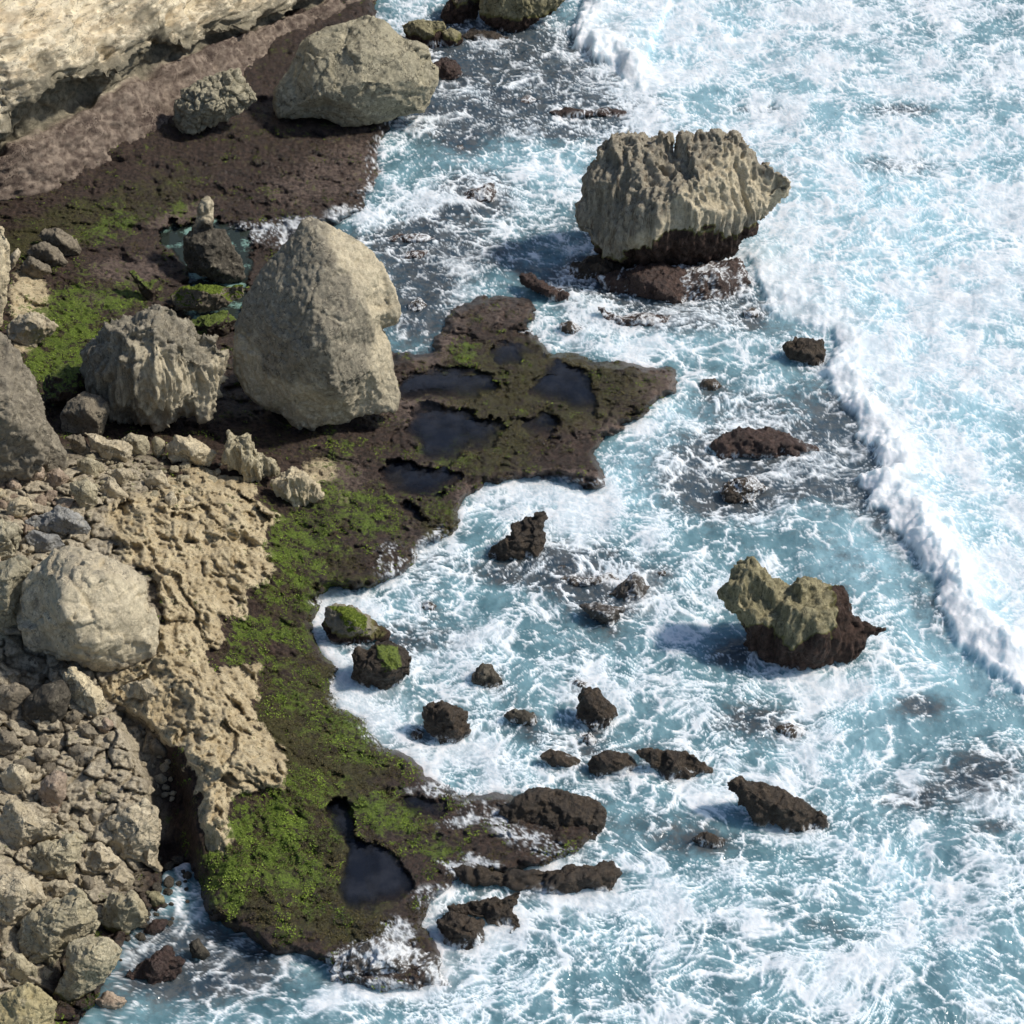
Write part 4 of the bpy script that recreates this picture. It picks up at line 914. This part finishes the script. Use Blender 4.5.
blk('pale angular stone at the very tip of the upright cream boulder', '97,725 105,717 115,725 108,734 100,732', mat='pinkish', cat='rock')
blk('smooth stone in the mouth of the dark gully', '148,741 157,738 170,750 168,757 152,757', mat='greybrown', style='smooth', cat='rock')
blk('round stone in the shade below the lichen-brown stone', '66,750 78,742 88,748 84,758 72,761', mat='greybrown', style='smooth', cat='rock')
blk('grey rock at the left edge below the shaded boulder', '-12,728 0,727 12,731 22,745 12,757 -12,758', mat='greybrown', style='block', cat='rock')
blk('rock with a white stain left of the round shaded stone', '33,750 43,747 53,757 47,769 37,765', mat='greybrown', cat='rock')
blk('grainy boulder with a pillar-like corner at the left edge', '0,774 5,768 12,762 25,765 32,778 28,790 14,797 3,785', '14,772,10 22,780,9', mat='tan', style='karst')
blk('purplish boulder with rows of tiny holes, left of the outcrop', '38,793 43,778 56,770 67,774 66,795 60,806 57,815 43,810', '54,786,14', mat='pinkish', style='smooth')
blk('pale knobbly outcrop-like boulder left of the purplish boulder', '1,822 10,800 25,806 39,813 51,821 63,828 53,838 36,843 20,857 5,851', '25,822,16 40,828,12 20,840,12', mat='tan', style='karst')
blk('tan boulder in the row above the big tilted slab, next to a narrow black gap', '24,866 29,852 39,844 58,840 74,831 84,839 79,857 68,879 39,879', '50,852,18 66,850,16 50,868,14', mat='greentan', style='chip')
blk('dark-faced block right of the black gap', '80,869 88,849 101,843 113,852 122,862 106,871 90,877', '100,853,13 102,862,13', mat='tan')
blk('tall pointed tan block beside the dark water-filled gully', '106,837 109,817 120,812 133,805 145,799 156,809 160,825 157,848 160,870 152,870 141,863 121,857 110,847', '128,815,12 140,830,22 130,845,18 150,845,10 146,862,12 120,835,14', mat='tan', style='chip', lift=1.0)
blk('tan block with a rusty corner below the dark-faced block', '99,888 109,874 122,866 136,877 128,890 118,892 104,893', '115,878,10 122,884,9', mat='tan')
blk('three-faced block at the water, rusty at its foot', '105,903 112,892 134,891 144,903 150,917 144,923 133,928 125,938 112,934 99,924', '132,900,18 120,905,16 138,912,12 118,922,12', mat='greentan', algz=.35)
blk('small yellowish rock at the end of the gully', '144,891 160,891 164,902 157,912 147,904', mat='olive', cat='rock', algz=.2)
blk('narrow dark block standing behind the pitted rock', '80,874 91,876 97,884 92,899 83,890', mat='greybrown', cat='rock')
blk('pitted round rock above the big tilted slab', '43,887 51,880 69,880 76,887 67,896 51,900 45,896', mat='tan', style='pit', cat='rock')
blk('big pale boulder at the left edge with a shaded left face', '-28,885 0,876 16,873 32,876 39,881 45,898 33,912 16,925 0,930 -28,925', '15,885,20 16,902,20 30,892,14 2,890,18', mat='tan', style='chip')
blk('big tilted slab with a sunlit top and a black shaded side', '16,939 24,924 32,914 51,901 77,890 90,902 98,925 83,938 70,943 60,956 51,970 43,964 28,962', '36,920,20 52,912,22 76,905,16 80,925,18 58,935,22 46,955,16', mat='greentan', style='chip', lift=1.0)
blk('dark block with a barnacled pinkish foot beside the big tilted slab', '68,942 90,938 109,938 121,950 115,964 103,982 77,1002 56,1011 54,994 65,970', '92,950,20 100,962,18 80,980,16 72,965,18', mat='greentan', style='pit', algz=.55)
blk('olive-grey boulder below the big tilted slab', '3,963 13,953 24,956 38,969 34,983 19,986 6,979', '20,966,12', mat='greentan')
blk('little stone in the gap right of the olive-grey boulder', '38,971 46,966 54,972 46,983', mat='tan', cat='rock')
blk('yellowish pitted boulder in the bottom left corner', '-45,1000 0,995 14,990 29,982 40,990 55,1003 54,1025 45,1060 -45,1065', '15,1000,14 35,1010,14 20,1030,22', mat='yellowish', style='pit', lift=1.0)
blk('wedge of shaded rock under the left edge boulder', '20,950 16,940 30,962 40,968 30,964', mat='greybrown', cat='rock') if False else None
blk('maroon weedy rock in the calm water off the tumbled blocks', '124,976 143,961 167,947 184,959 181,973 162,987 138,985', '155,962,12', mat='maroon', style='reef', sea=1, lift=.7, cat='rock', rin=.05)
blk('black rock with a white streak in the calm water by the gully', '188,944 198,939 211,954 203,961 193,957', mat='darkgrey', sea=1, lift=.8, cat='rock', rin=.05)
blk('pinkish rock at the waterline below the barnacled block', '94,1000 107,990 127,1001 118,1011 104,1014', mat='pinkish', sea=1, lift=.8, cat='rock', rin=.15)
blk('dark rusty rock at the waterline right of the three-faced block', '140,933 154,919 168,919 166,930 152,938', mat='maroon', sea=1, lift=.6, cat='rock', style='reef', rin=.05)

ZONES = [  # label, group, material, polygon, count, size range (m), drop
 ('small pinkish tan stone in the loose rubble below the huge rough boulder', 'pinkish rubble stones', 'pinkish', '0,470 60,485 80,500 75,512 45,508 30,530 0,530', 46, .10, .34),
 ('small grey-tan stone among the blocks below the grooved boulder', 'stones under the grooved boulder', 'greentan', '60,455 90,455 120,462 150,455 222,462 222,480 180,492 150,500 110,500 80,500', 60, .09, .32),
 ('small brownish stone on the shaded ground below the big pale boulder', 'stones in the shade of the big boulder', 'greybrown', '0,650 60,665 110,680 130,700 100,745 95,770 30,775 0,770', 56, .13, .46),
 ('small pale chip in the scree at the head of the dark gully', 'scree chips in the gully', 'tan', '112,728 135,725 160,745 175,770 180,800 150,800 130,790 105,790 100,760', 52, .09, .30),
 ('small tan stone in the gaps between the tumbled blocks at lower left', 'stones between the tumbled blocks', 'tan', '0,790 60,800 100,830 100,880 60,900 110,900 80,945 20,945 0,960', 54, .14, .46),
 ('little dark wet stone at the water edge by the gully', 'wet stones at the water edge', 'darkgrey', '160,850 195,860 190,900 170,930 130,945 120,965 105,985 95,965 120,930 150,905', 26, .08, .26)]
PAL = {  # two body colours, a stain colour, how strong the stain is
 'grey': ((.21, .188, .142), (.43, .385, .29), (.10, .088, .068), .5),
 'greybrown': ((.165, .142, .106), (.34, .29, .21), (.065, .055, .045), .5),
 'greygrain': ((.20, .175, .132), (.38, .335, .25), (.085, .072, .058), .5),
 'greygreen': ((.30, .272, .19), (.55, .495, .35), (.075, .072, .055), .5),
 'greywarm': ((.27, .245, .19), (.52, .47, .36), (.115, .075, .048), .8),
 'olive': ((.19, .172, .098), (.43, .385, .235), (.065, .060, .034), .6),
 'tan': ((.44, .37, .25), (.70, .61, .435), (.15, .125, .09), .5),
 'cream': ((.54, .45, .295), (.76, .66, .455), (.22, .185, .13), .35),
 'yellowish': ((.38, .32, .17), (.58, .50, .29), (.12, .10, .06), .5),
 'greentan': ((.38, .33, .215), (.64, .57, .395), (.09, .08, .055), .6),
 'pinkish': ((.33, .25, .185), (.57, .455, .34), (.16, .115, .08), .5),
 'palegrey': ((.44, .38, .265), (.70, .605, .43), (.20, .19, .17), .6),
 'bluegrey': ((.255, .255, .245), (.42, .41, .375), (.15, .145, .13), .5),
 'dark': ((.032, .024, .017), (.088, .064, .042), (.020, .016, .013), .5),
 'black': ((.022, .019, .016), (.055, .047, .036), (.014, .012, .010), .4),
 'darkgrey': ((.065, .058, .046), (.145, .128, .10), (.03, .026, .02), .5),
 'wet': ((.050, .043, .037), (.135, .115, .095), (.025, .021, .019), .5),
 'maroon': ((.040, .024, .020), (.105, .066, .052), (.022, .016, .014), .5)}
_mats = {}
def rock_material(key, style):
    kk = (key, style)
    if kk in _mats: return _mats[kk]
    a, b, s, amt = PAL[key]
    N = NT('rock_%s_%s' % (key, style))
    v, rnd = N.objc()
    if style == 'flute': vs = N.vmath('MULTIPLY', v, (3.4, 3.4, 0.40))
    elif style == 'chip': vs = N.vmath('MULTIPLY', v, (1.5, 1.5, 1.0))
    else: vs = v
    n1 = N.noise(vs, 0.9, 5.0, 0.65); n2 = N.noise(v, 4.5, 5.0, 0.7); n3 = N.noise(v, 15.0, 3.0, 0.7)
    c = N.mix(N.step(N.math('MULTIPLY_ADD', n2, 0.45, N.math('MULTIPLY', n1, 0.55)), 0.36, 0.62), a, b)
    c = N.mix(N.math('MULTIPLY', N.step(N.noise(vs, 1.9, 5.0, 0.7), 0.52, 0.68), amt), c, s)
    c = N.mix(N.math('MULTIPLY', N.step(n3, 0.56, 0.70), 0.55), c, s)
    dk = key in ('dark', 'maroon', 'wet', 'black')
    if not dk:
        light = N.mix(0.6, b, (.70, .62, .46)) if key != 'greybrown' else N.mix(0.3, b, (.5, .45, .34))
        c = N.mix(N.math('MULTIPLY', N.step(N.noise(vs, 3.1, 4.0, 0.7), 0.54, 0.72), 0.55), c, light)
    else:
        c = N.mix(N.math('MULTIPLY', N.step(n3, 0.55, 0.70), 0.5), c, (.17, .135, .10))
    a1 = N.math('ABSOLUTE', N.math('SUBTRACT', n1, 0.5)); a2 = N.math('ABSOLUTE', N.math('SUBTRACT', n2, 0.5)); a3 = N.math('ABSOLUTE', N.math('SUBTRACT', n3, 0.5))
    crack = N.math('MULTIPLY', N.math('SUBTRACT', 1.0, N.step(a1, 0.004, 0.022)), N.step(n2, 0.42, 0.55))
    crack = N.math('MAXIMUM', crack, N.math('MULTIPLY', N.math('SUBTRACT', 1.0, N.step(a2, 0.004, 0.03)), N.math('MULTIPLY', N.step(n1, 0.46, 0.6), 0.7)))
    c = N.mix(N.math('MULTIPLY', crack, 0.7), c, tuple(0.6 * t for t in s))
    c = N.mix(N.lin(rnd, 0, 1, 0.0, 0.22), c, N.mix(0.6, s, a))
    fr = N.attr('fresh')  # bare cream stone, and on some rocks sunlight painted on right-hand faces
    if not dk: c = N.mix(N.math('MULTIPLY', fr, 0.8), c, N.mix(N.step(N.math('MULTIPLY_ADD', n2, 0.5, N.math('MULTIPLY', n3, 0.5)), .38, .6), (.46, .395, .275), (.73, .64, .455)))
    al = N.attr('alg'); gr = N.attr('green'); cv = N.attr('cover')
    weed = N.mix(N.step(n2, 0.35, 0.66), (.026, .017, .013), (.082, .052, .040))
    weed = N.mix(N.math('MULTIPLY', N.step(n3, 0.55, 0.7), 0.5), weed, (.15, .105, .085))
    if not dk:
        mossy = N.mix(n3, (.10, .095, .035), (.20, .185, .075))
        c = N.mix(N.step(al, 0.10, 0.35), c, mossy)
    c = N.mix(N.step(al, 0.35, 0.62), c, weed)
    green = N.mix(N.step(n3, 0.3, 0.7), (.045, .070, .010), (.17, .215, .034))
    c = N.mix(N.step(N.math('MULTIPLY_ADD', N.math('SUBTRACT', n2, 0.5), 1.3, gr), 0.40, 0.68), c, green)
    c = N.mix(cv, c, (.85, .875, .885))
    ro = 0.45 if dk else 0.88
    N.set(color=c, rough=N.mix(al, (ro,) * 3, (0.5,) * 3) if not dk else ro, spec=0.35 if dk else 0.15)
    N.set(normal=N.bump(N.math('SUBTRACT', N.math('MULTIPLY_ADD', a2, 1.3, N.math('MULTIPLY', a3, 0.9)), N.math('MULTIPLY', crack, 0.3)), 0.7, 0.12))
    _mats[kk] = N.m
    return N.m

def tri_cap(o, pin):
    pts = [Vector((x, -y)) for x, y in o] + [Vector((p[0], -p[1])) for p in pin]
    r = delaunay_2d_cdt(pts, [], [list(range(len(o)))], 1, 1e-4)
    vs, fs, ov = r[0], r[2], r[3]
    mp = [q[0] if q else None for q in ov]
    return [tuple(mp[i] for i in f) for f in fs if all(mp[i] is not None for i in f)]

def poly_area(o): return 0.5 * sum(o[i][0] * -o[(i + 1) % len(o)][1] - o[(i + 1) % len(o)][0] * -o[i][1] for i in range(len(o)))
def in_poly(o, x, y): return seg_dist(np.array([x]), np.array([y]), o)[0] < -0.8

def voxel(co, faces, size, smooth=0):
    me = bpy.data.meshes.new('tmp'); me.from_pydata([tuple(v) for v in co], [], faces); me.update()
    ob = bpy.data.objects.new('tmp', me); COL.objects.link(ob)
    m = ob.modifiers.new('r', 'REMESH'); m.mode = 'VOXEL'; m.voxel_size = size
    ev = ob.evaluated_get(bpy.context.evaluated_depsgraph_get()).to_mesh()
    n = len(ev.vertices); c = np.empty(n * 3, np.float32); ev.vertices.foreach_get('co', c)
    q = np.empty(len(ev.loops), np.int32); ev.loops.foreach_get('vertex_index', q)
    lt = np.empty(len(ev.polygons), np.int32); ev.polygons.foreach_get('loop_total', lt)
    bpy.data.objects.remove(ob); bpy.data.meshes.remove(me)
    assert (lt == 4).all() and n > 0, 'voxel remesh failed'
    c = c.reshape(-1, 3).astype(float); q = q.reshape(-1, 4)
    e = np.concatenate([q[:, [0, 1]], q[:, [1, 2]], q[:, [2, 3]], q[:, [3, 0]]])
    for _ in range(smooth):
        acc = np.zeros_like(c); cnt = np.zeros(len(c))
        for k in range(3): acc[:, k] = np.bincount(e[:, 0], c[e[:, 1], k], len(c)) + np.bincount(e[:, 1], c[e[:, 0], k], len(c))
        cnt = np.bincount(e[:, 0], minlength=len(c)) + np.bincount(e[:, 1], minlength=len(c))
        c = 0.4 * c + 0.6 * acc / cnt[:, None]
    return c, q

def relief(p, n, style, S, seed):
    """Height of the weathered surface over the plain block; S is the size of the rock in metres."""
    o = np.array([seed * 7.13, seed * 3.71, seed * 1.37]); q = p + o
    S = min(S, 6.0); k = min(1, S / 2.5)
    d = 0.030 * S * fbm(q * (1.6 / S), 3)
    if style == 'flute':
        w = q + 0.22 * np.column_stack([fbm(q * 0.7, 2), fbm(q * 0.7 + 5, 2), 0 * d])
        r = ridged(w * np.array([1.25, 1.25, 0.10]), 2); r2 = ridged(w * np.array([3.4, 3.4, 0.28]) + 9, 2); r3 = ridged(q * np.array([7.5, 7.5, 1.6]) + 4, 2)
        d += k * (0.42 * (r - 0.62) + 0.24 * (r2 - 0.6) + 0.11 * (r3 - 0.6)) + 0.05 * k * fbm(q * 3.5, 3)
    elif style == 'karst':
        r = ridged(q * np.array([1.1, 1.1, 0.45]), 5, 0.62); c = ridged(q * np.array([3.6, 3.6, 2.0]) + 3, 3, 0.6)
        d += k * (0.17 * (r - 0.62) + 0.12 * (c - 0.62) + 0.05 * fbm(q * 6, 2)) - 0.10 * k * sstep(0.16, 0.04, worley(q * 0.9 + 0.5 * fbm(q * 2, 2)[:, None])[0])
        d += k * (0.06 * chips(q * (2.0 / S) + 0.12 * fbm(q * 2, 2)[:, None]) * S / 6 * 1.6 + 0.08 * chips(q * 1.3 + 0.1 * fbm(q * 3, 2)[:, None]))
    elif style == 'crack':
        w = q + 0.15 * np.column_stack([fbm(q * 1.5, 2), fbm(q * 1.5 + 5, 2), fbm(q * 1.5 + 8, 2)])
        f1, f2 = worley(w * np.array([1.7, 1.7, 1.2]))
        d += -0.20 * np.exp(-(f2 - f1) / 0.07) + 0.12 * fbm(q * 3, 3) + 0.06 * (ridged(q * 5, 2) - .6)
    elif style == 'smooth':
        d += 0.03 * S * chips(q * (2.2 / S) + 0.1 * fbm(q * 1.5, 2)[:, None]) + 0.03 * S * fbm(q * (3.0 / S), 3) + 0.025 * fbm(q * 4, 4, 0.6) + 0.03 * (ridged(q * 3.0, 3) - 0.6)
    elif style in ('block', 'chip'):
        w = q + 0.25 * np.column_stack([fbm(q * 0.8, 2), fbm(q * 0.8 + 5, 2), fbm(q * 0.8 + 8, 2)])
        f1, f2 = worley(w * (2.4 / S) + 2)
        d += 0.030 * S * (ridged(q * (2.2 / S), 3) - 0.6) - 0.020 * S * np.exp(-(f2 - f1) / 0.05)
        k = min(1, S / 1.5)
        d += k * (0.03 * fbm(q * 2.6, 4, 0.6) + 0.045 * (ridged(q * 3.2, 3, 0.6) - 0.6))
        d += 0.055 * S * chips(q * (2.8 / S) + 0.10 * fbm(q * 2, 2)[:, None]) + 0.07 * k * chips(q * 2.4 + 0.15 * fbm(q * 3, 2)[:, None])
        if style == 'chip': d += 0.07 * k * (ridged(q * np.array([1.3, 1.3, 2.2]) + 6, 3) - 0.6)
    elif style == 'pit':
        f1, f2 = worley(q * 5.0 + 0.4 * fbm(q * 3, 2)[:, None]); d += 0.06 * fbm(q * 3, 4, 0.6) - 0.06 * sstep(0.36, 0.12, f1) + 0.06 * (ridged(q * 3, 3) - .6)
    elif style == 'spiky':
        d += 0.16 * (ridged(q * 2.0, 3) - 0.6) + 0.05 * fbm(q * 5, 2)
    elif style == 'reef':
        f1, f2 = worley(q * 2.0 + 0.5 * fbm(q * 1.6, 2)[:, None]); k = min(1, S / 1.5)
        d += k * (0.10 * (0.5 - f1) + 0.13 * (ridged(q * 1.6, 4, 0.6) - 0.6) + 0.06 * fbm(q * 5, 3) + 0.12 * chips(q * 1.6 + 0.2 * fbm(q * 2, 2)[:, None]))
    if style in ('karst', 'chip', 'block') and S > 2.2:                 # a few open cracks
        w = q + 0.35 * np.column_stack([fbm(q * 0.7, 3), fbm(q * 0.7 + 5, 3), fbm(q * 0.7 + 8, 3)])
        f1, f2 = worley(w * np.array([.55, .55, .38]) + 1.7)
        d -= 0.16 * np.exp(-(f2 - f1) / 0.022) * sstep(-.25, .15, fbm(q * 0.5 + 3, 2))
    return d

def build_rock(r):
    o = r['o']
    if poly_area(o) < 0: o = o[::-1]
    rng = np.random.RandomState(r['seed'])
    xs = [v[0] for v in o]; ys = [v[1] for v in o]
    w, h = max(xs) - min(xs), max(ys) - min(ys); cx, cy = (max(xs) + min(xs)) / 2, (max(ys) + min(ys)) / 2
    m = np.mean(o, 0)
    sea_ = r.get('sea')
    by = max(ys); bx = np.mean([v[0] for v in o if v[1] > by - h * 0.25])
    zg = r.get('zg')
    if zg is None: zg = -0.12 if sea_ else float(ground(bx, by - 2)[0])
    lift = r.get('lift', .85)
    tilt = r.get('tilt', {'flute': .45, 'karst': .35, 'block': .28, 'chip': .3, 'crack': .3, 'smooth': .25, 'spiky': .4, 'pit': .25}.get(r['style'], .15 if lift > .8 else 0.0))
    tc = 90.0
    for _ in range(4):
        s = tc / FPX; z = zg + (0.78 * lift + 0.58 * tilt) * (h / 2) * s
        c = at(cx, cy, z); tc = float((c - CAM) @ FW)
    s = tc / FPX
    Rp = r.get('T', .85) * min(w, h) / 2 * (1.0 if min(w, h) > 14 else 1.2)
    sub = []                                              # outline with extra points, slightly uneven
    pin = [p for p in r['p'] if in_poly(o, p[0], p[1])]
    if not pin:
        for f, dd, k in ((.62, .62, len(o)), (.25, .92, 3)):
            for j in range(k):
                a = o[(j * max(1, len(o) // k)) % len(o)]
                ff = f * rng.uniform(.85, 1.15)
                x, y = m[0] + (a[0] - m[0]) * ff, m[1] + (a[1] - m[1]) * ff
                if in_poly(o, x, y): pin.append((x, y, Rp * dd * rng.uniform(.75, 1.2)))
    back = []
    for f, dd, k in ((.6, .75, len(o)), (.2, 1.0, 2)):
        for j in range(k):
            a = o[(j * max(1, len(o) // k)) % len(o)]
            x, y = m[0] + (a[0] - m[0]) * f, m[1] + (a[1] - m[1]) * f
            if in_poly(o, x, y): back.append((x, y, -Rp * dd * rng.uniform(.8, 1.15)))
    P = [(x, y, .12 * Rp) for x, y in o] + [(x, y, 1.25 * d) for x, y, d in pin]
    nf = len(P)
    F = tri_cap(o, pin)
    Q = [(x, y, -.35 * Rp) for x, y in o] + back
    B = tri_cap(o, back)
    n = len(o)
    faces = [tuple(f) for f in F] + [tuple(nf + i for i in f[::-1]) for f in B]
    faces += [(i, nf + i, nf + (i + 1) % n, (i + 1) % n) for i in range(n)]
    P = np.array(P + Q)
    P[:, 2] -= tilt * (P[:, 1] - cy)
    co = CAM + ray(P[:, 0], P[:, 1]) * (tc - P[:, 2] * s)[:, None]
    size = max(w, h) * s; S = min(w, h) * s
    vs = min(max(size * 0.012, 0.030), 0.058)
    base = at(m[0], min(by, m[1] + h * .3), zg) ; base = np.array([co[:, 0].mean(), co[:, 1].mean(), zg])
    co, q = voxel(co - base, faces, vs, {'smooth': 12, 'reef': 6, 'spiky': 2, 'flute': 1, 'karst': 2}.get(r['style'], 1))
    wp = co + base
    me = new_mesh('tmp', co, q, rock_material(r['mat'], r['style']))
    nr = vnormals(me.data)
    d = relief(wp, nr, r['style'], S * 1.15, r['seed']) * r.get('amp', 1.0)
    co = co + nr * d[:, None]
    wp = co + base
    me.data.vertices.foreach_set('co', co.astype(np.float32).ravel()); me.data.update()
    nr = vnormals(me.data)
    az = r.get('algz'); A = {}
    if az is not None:
        a = sstep(az + .35, az - .35, wp[:, 2] + 0.30 * fbm(wp * 1.3, 3))
        A['alg'] = a
    rel = wp - CAM; dep = rel @ FW
    vx = 512 + (rel @ RT) / dep * FPX; vy = 512 - (rel @ UP) / dep * FPX
    if r.get('algpoly'):
        a = sstep(5, -5, seg_dist(vx, vy, PL(r['algpoly'])) + 9 * fbm(wp * 1.1, 4, 0.6)); A['alg'] = np.maximum(A.get('alg', 0), a)
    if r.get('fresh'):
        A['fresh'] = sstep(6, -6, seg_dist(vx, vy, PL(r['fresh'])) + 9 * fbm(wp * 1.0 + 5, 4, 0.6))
    if r.get('green'):
        g = r['green'] * sstep(0.15, 0.75, nr[:, 2])
        if r.get('greenpoly'): g = r['green'] * sstep(5, -4, seg_dist(vx, vy, PL(r['greenpoly']))) * sstep(-.1, .3, nr[:, 2])
        A['green'] = g
    if r.get('wash') or sea_:
        lap = 0.20 * sstep(.34, .02, wp[:, 2] + 0.25 * fbm(wp * 1.5, 2))
        dn = np.clip(r.get('wash', 0) * sstep(-.2, .5, nr[:, 2]) + lap, 0, 1)
        if r.get('rin') is None or r.get('wash'):
            cvr, fi = foam_cover(np.column_stack([wp[:, :2], 0 * dn]) * 1.6 + np.array([r['seed'], 0, 0]), dn)
            A['cover'] = cvr * sstep(.02, .2, dn)
    for k2, v in A.items():
        at_ = me.data.attributes.new(k2, 'FLOAT', 'POINT'); at_.data.foreach_set('value', np.asarray(v, np.float32))
    me.location = base
    me.name = r['name']; me.data.name = r['name']
    tag(me, r['label'], r['cat'], r['group'])
    return me

def stone_prototypes(n=9):
    out = []
    for k in range(n):
        rng = np.random.RandomState(100 + k)
        v = rng.normal(size=(26, 3)); v /= np.linalg.norm(v, axis=1)[:, None]
        v *= np.array([1.0, rng.uniform(.65, .95), rng.uniform(.5, .8)]) * rng.uniform(.9, 1.1, (26, 1))
        import bmesh
        bm = bmesh.new(); [bm.verts.new(p) for p in v]
        res = bmesh.ops.convex_hull(bm, input=bm.verts)
        bmesh.ops.delete(bm, geom=[g for g in res['geom_interior'] if isinstance(g, bmesh.types.BMVert)], context='VERTS')
        bm.verts.index_update(); bm.verts.ensure_lookup_table()
        co = np.array([p.co[:] for p in bm.verts]); fs = [tuple(p.index for p in f.verts) for f in bm.faces]; bm.free()
        co, q = voxel(co, fs, 0.075, 2)
        out.append((co, q))
    return out

def build_stones():
    protos = stone_prototypes()
    taken = [(np.mean(r['o'], 0), (np.ptp([v[0] for v in r['o']]) + np.ptp([v[1] for v in r['o']])) / 4) for r in ROCKS]
    for zi, (label, group, mat, poly, cnt, a, b) in enumerate(ZONES):
        poly = PL(poly); rng = np.random.RandomState(40 + zi)
        xs = [v[0] for v in poly]; ys = [v[1] for v in poly]
        kinds = []
        for co, q in protos:
            o = new_mesh('stone', co, q, rock_material(mat, 'block'))
            n = vnormals(o.data); d = 0.10 * fbm(co * 1.6 + zi, 3) + 0.06 * fbm(co * 5, 2)
            o.data.vertices.foreach_set('co', (co + n * d[:, None]).astype(np.float32).ravel()); o.data.update()
            kinds.append(o)
        done = 0; tries = 0; placed = []
        while done < cnt and tries < 8000:
            tries += 1
            x = rng.uniform(min(xs), max(xs)); y = rng.uniform(min(ys), max(ys))
            if not in_poly(poly, x, y): continue
            if any(np.hypot(x - c[0], (y - c[1]) * 1.1) < rad * 0.75 for c, rad in taken): continue
            rr = a + (b - a) * rng.rand() ** 2.2
            rp = rr * 26
            if any(np.hypot(x - u, y - v) < (rp + w) * 0.75 for u, v, w in placed): continue
            placed.append((x, y, rp))
            z = float(ground(x, y + rp * .5)[0]); p = at(x, y, z + rr * 0.35)
            src = kinds[done % len(kinds)]
            o = src if done < len(kinds) else src.copy()
            if done >= len(kinds): COL.objects.link(o)
            o.name = 'stone'
            o.location = p; o.scale = (rr, rr, rr)
            o.rotation_euler = (rng.uniform(-.5, .5), rng.uniform(-.5, .5), rng.uniform(0, 6.28))
            tag(o, label, 'stone', group)
            done += 1
        for o in kinds[done:]: bpy.data.objects.remove(o)
# ================================================================== BUILD
rings = [(r['o'], r.get('rin', .38)) for r in ROCKS if r.get('sea')]
build_sea(rings)
build_land()
build_pools()
build_weed()
build_cliff()
for r in ROCKS: build_rock(r)
build_stones()
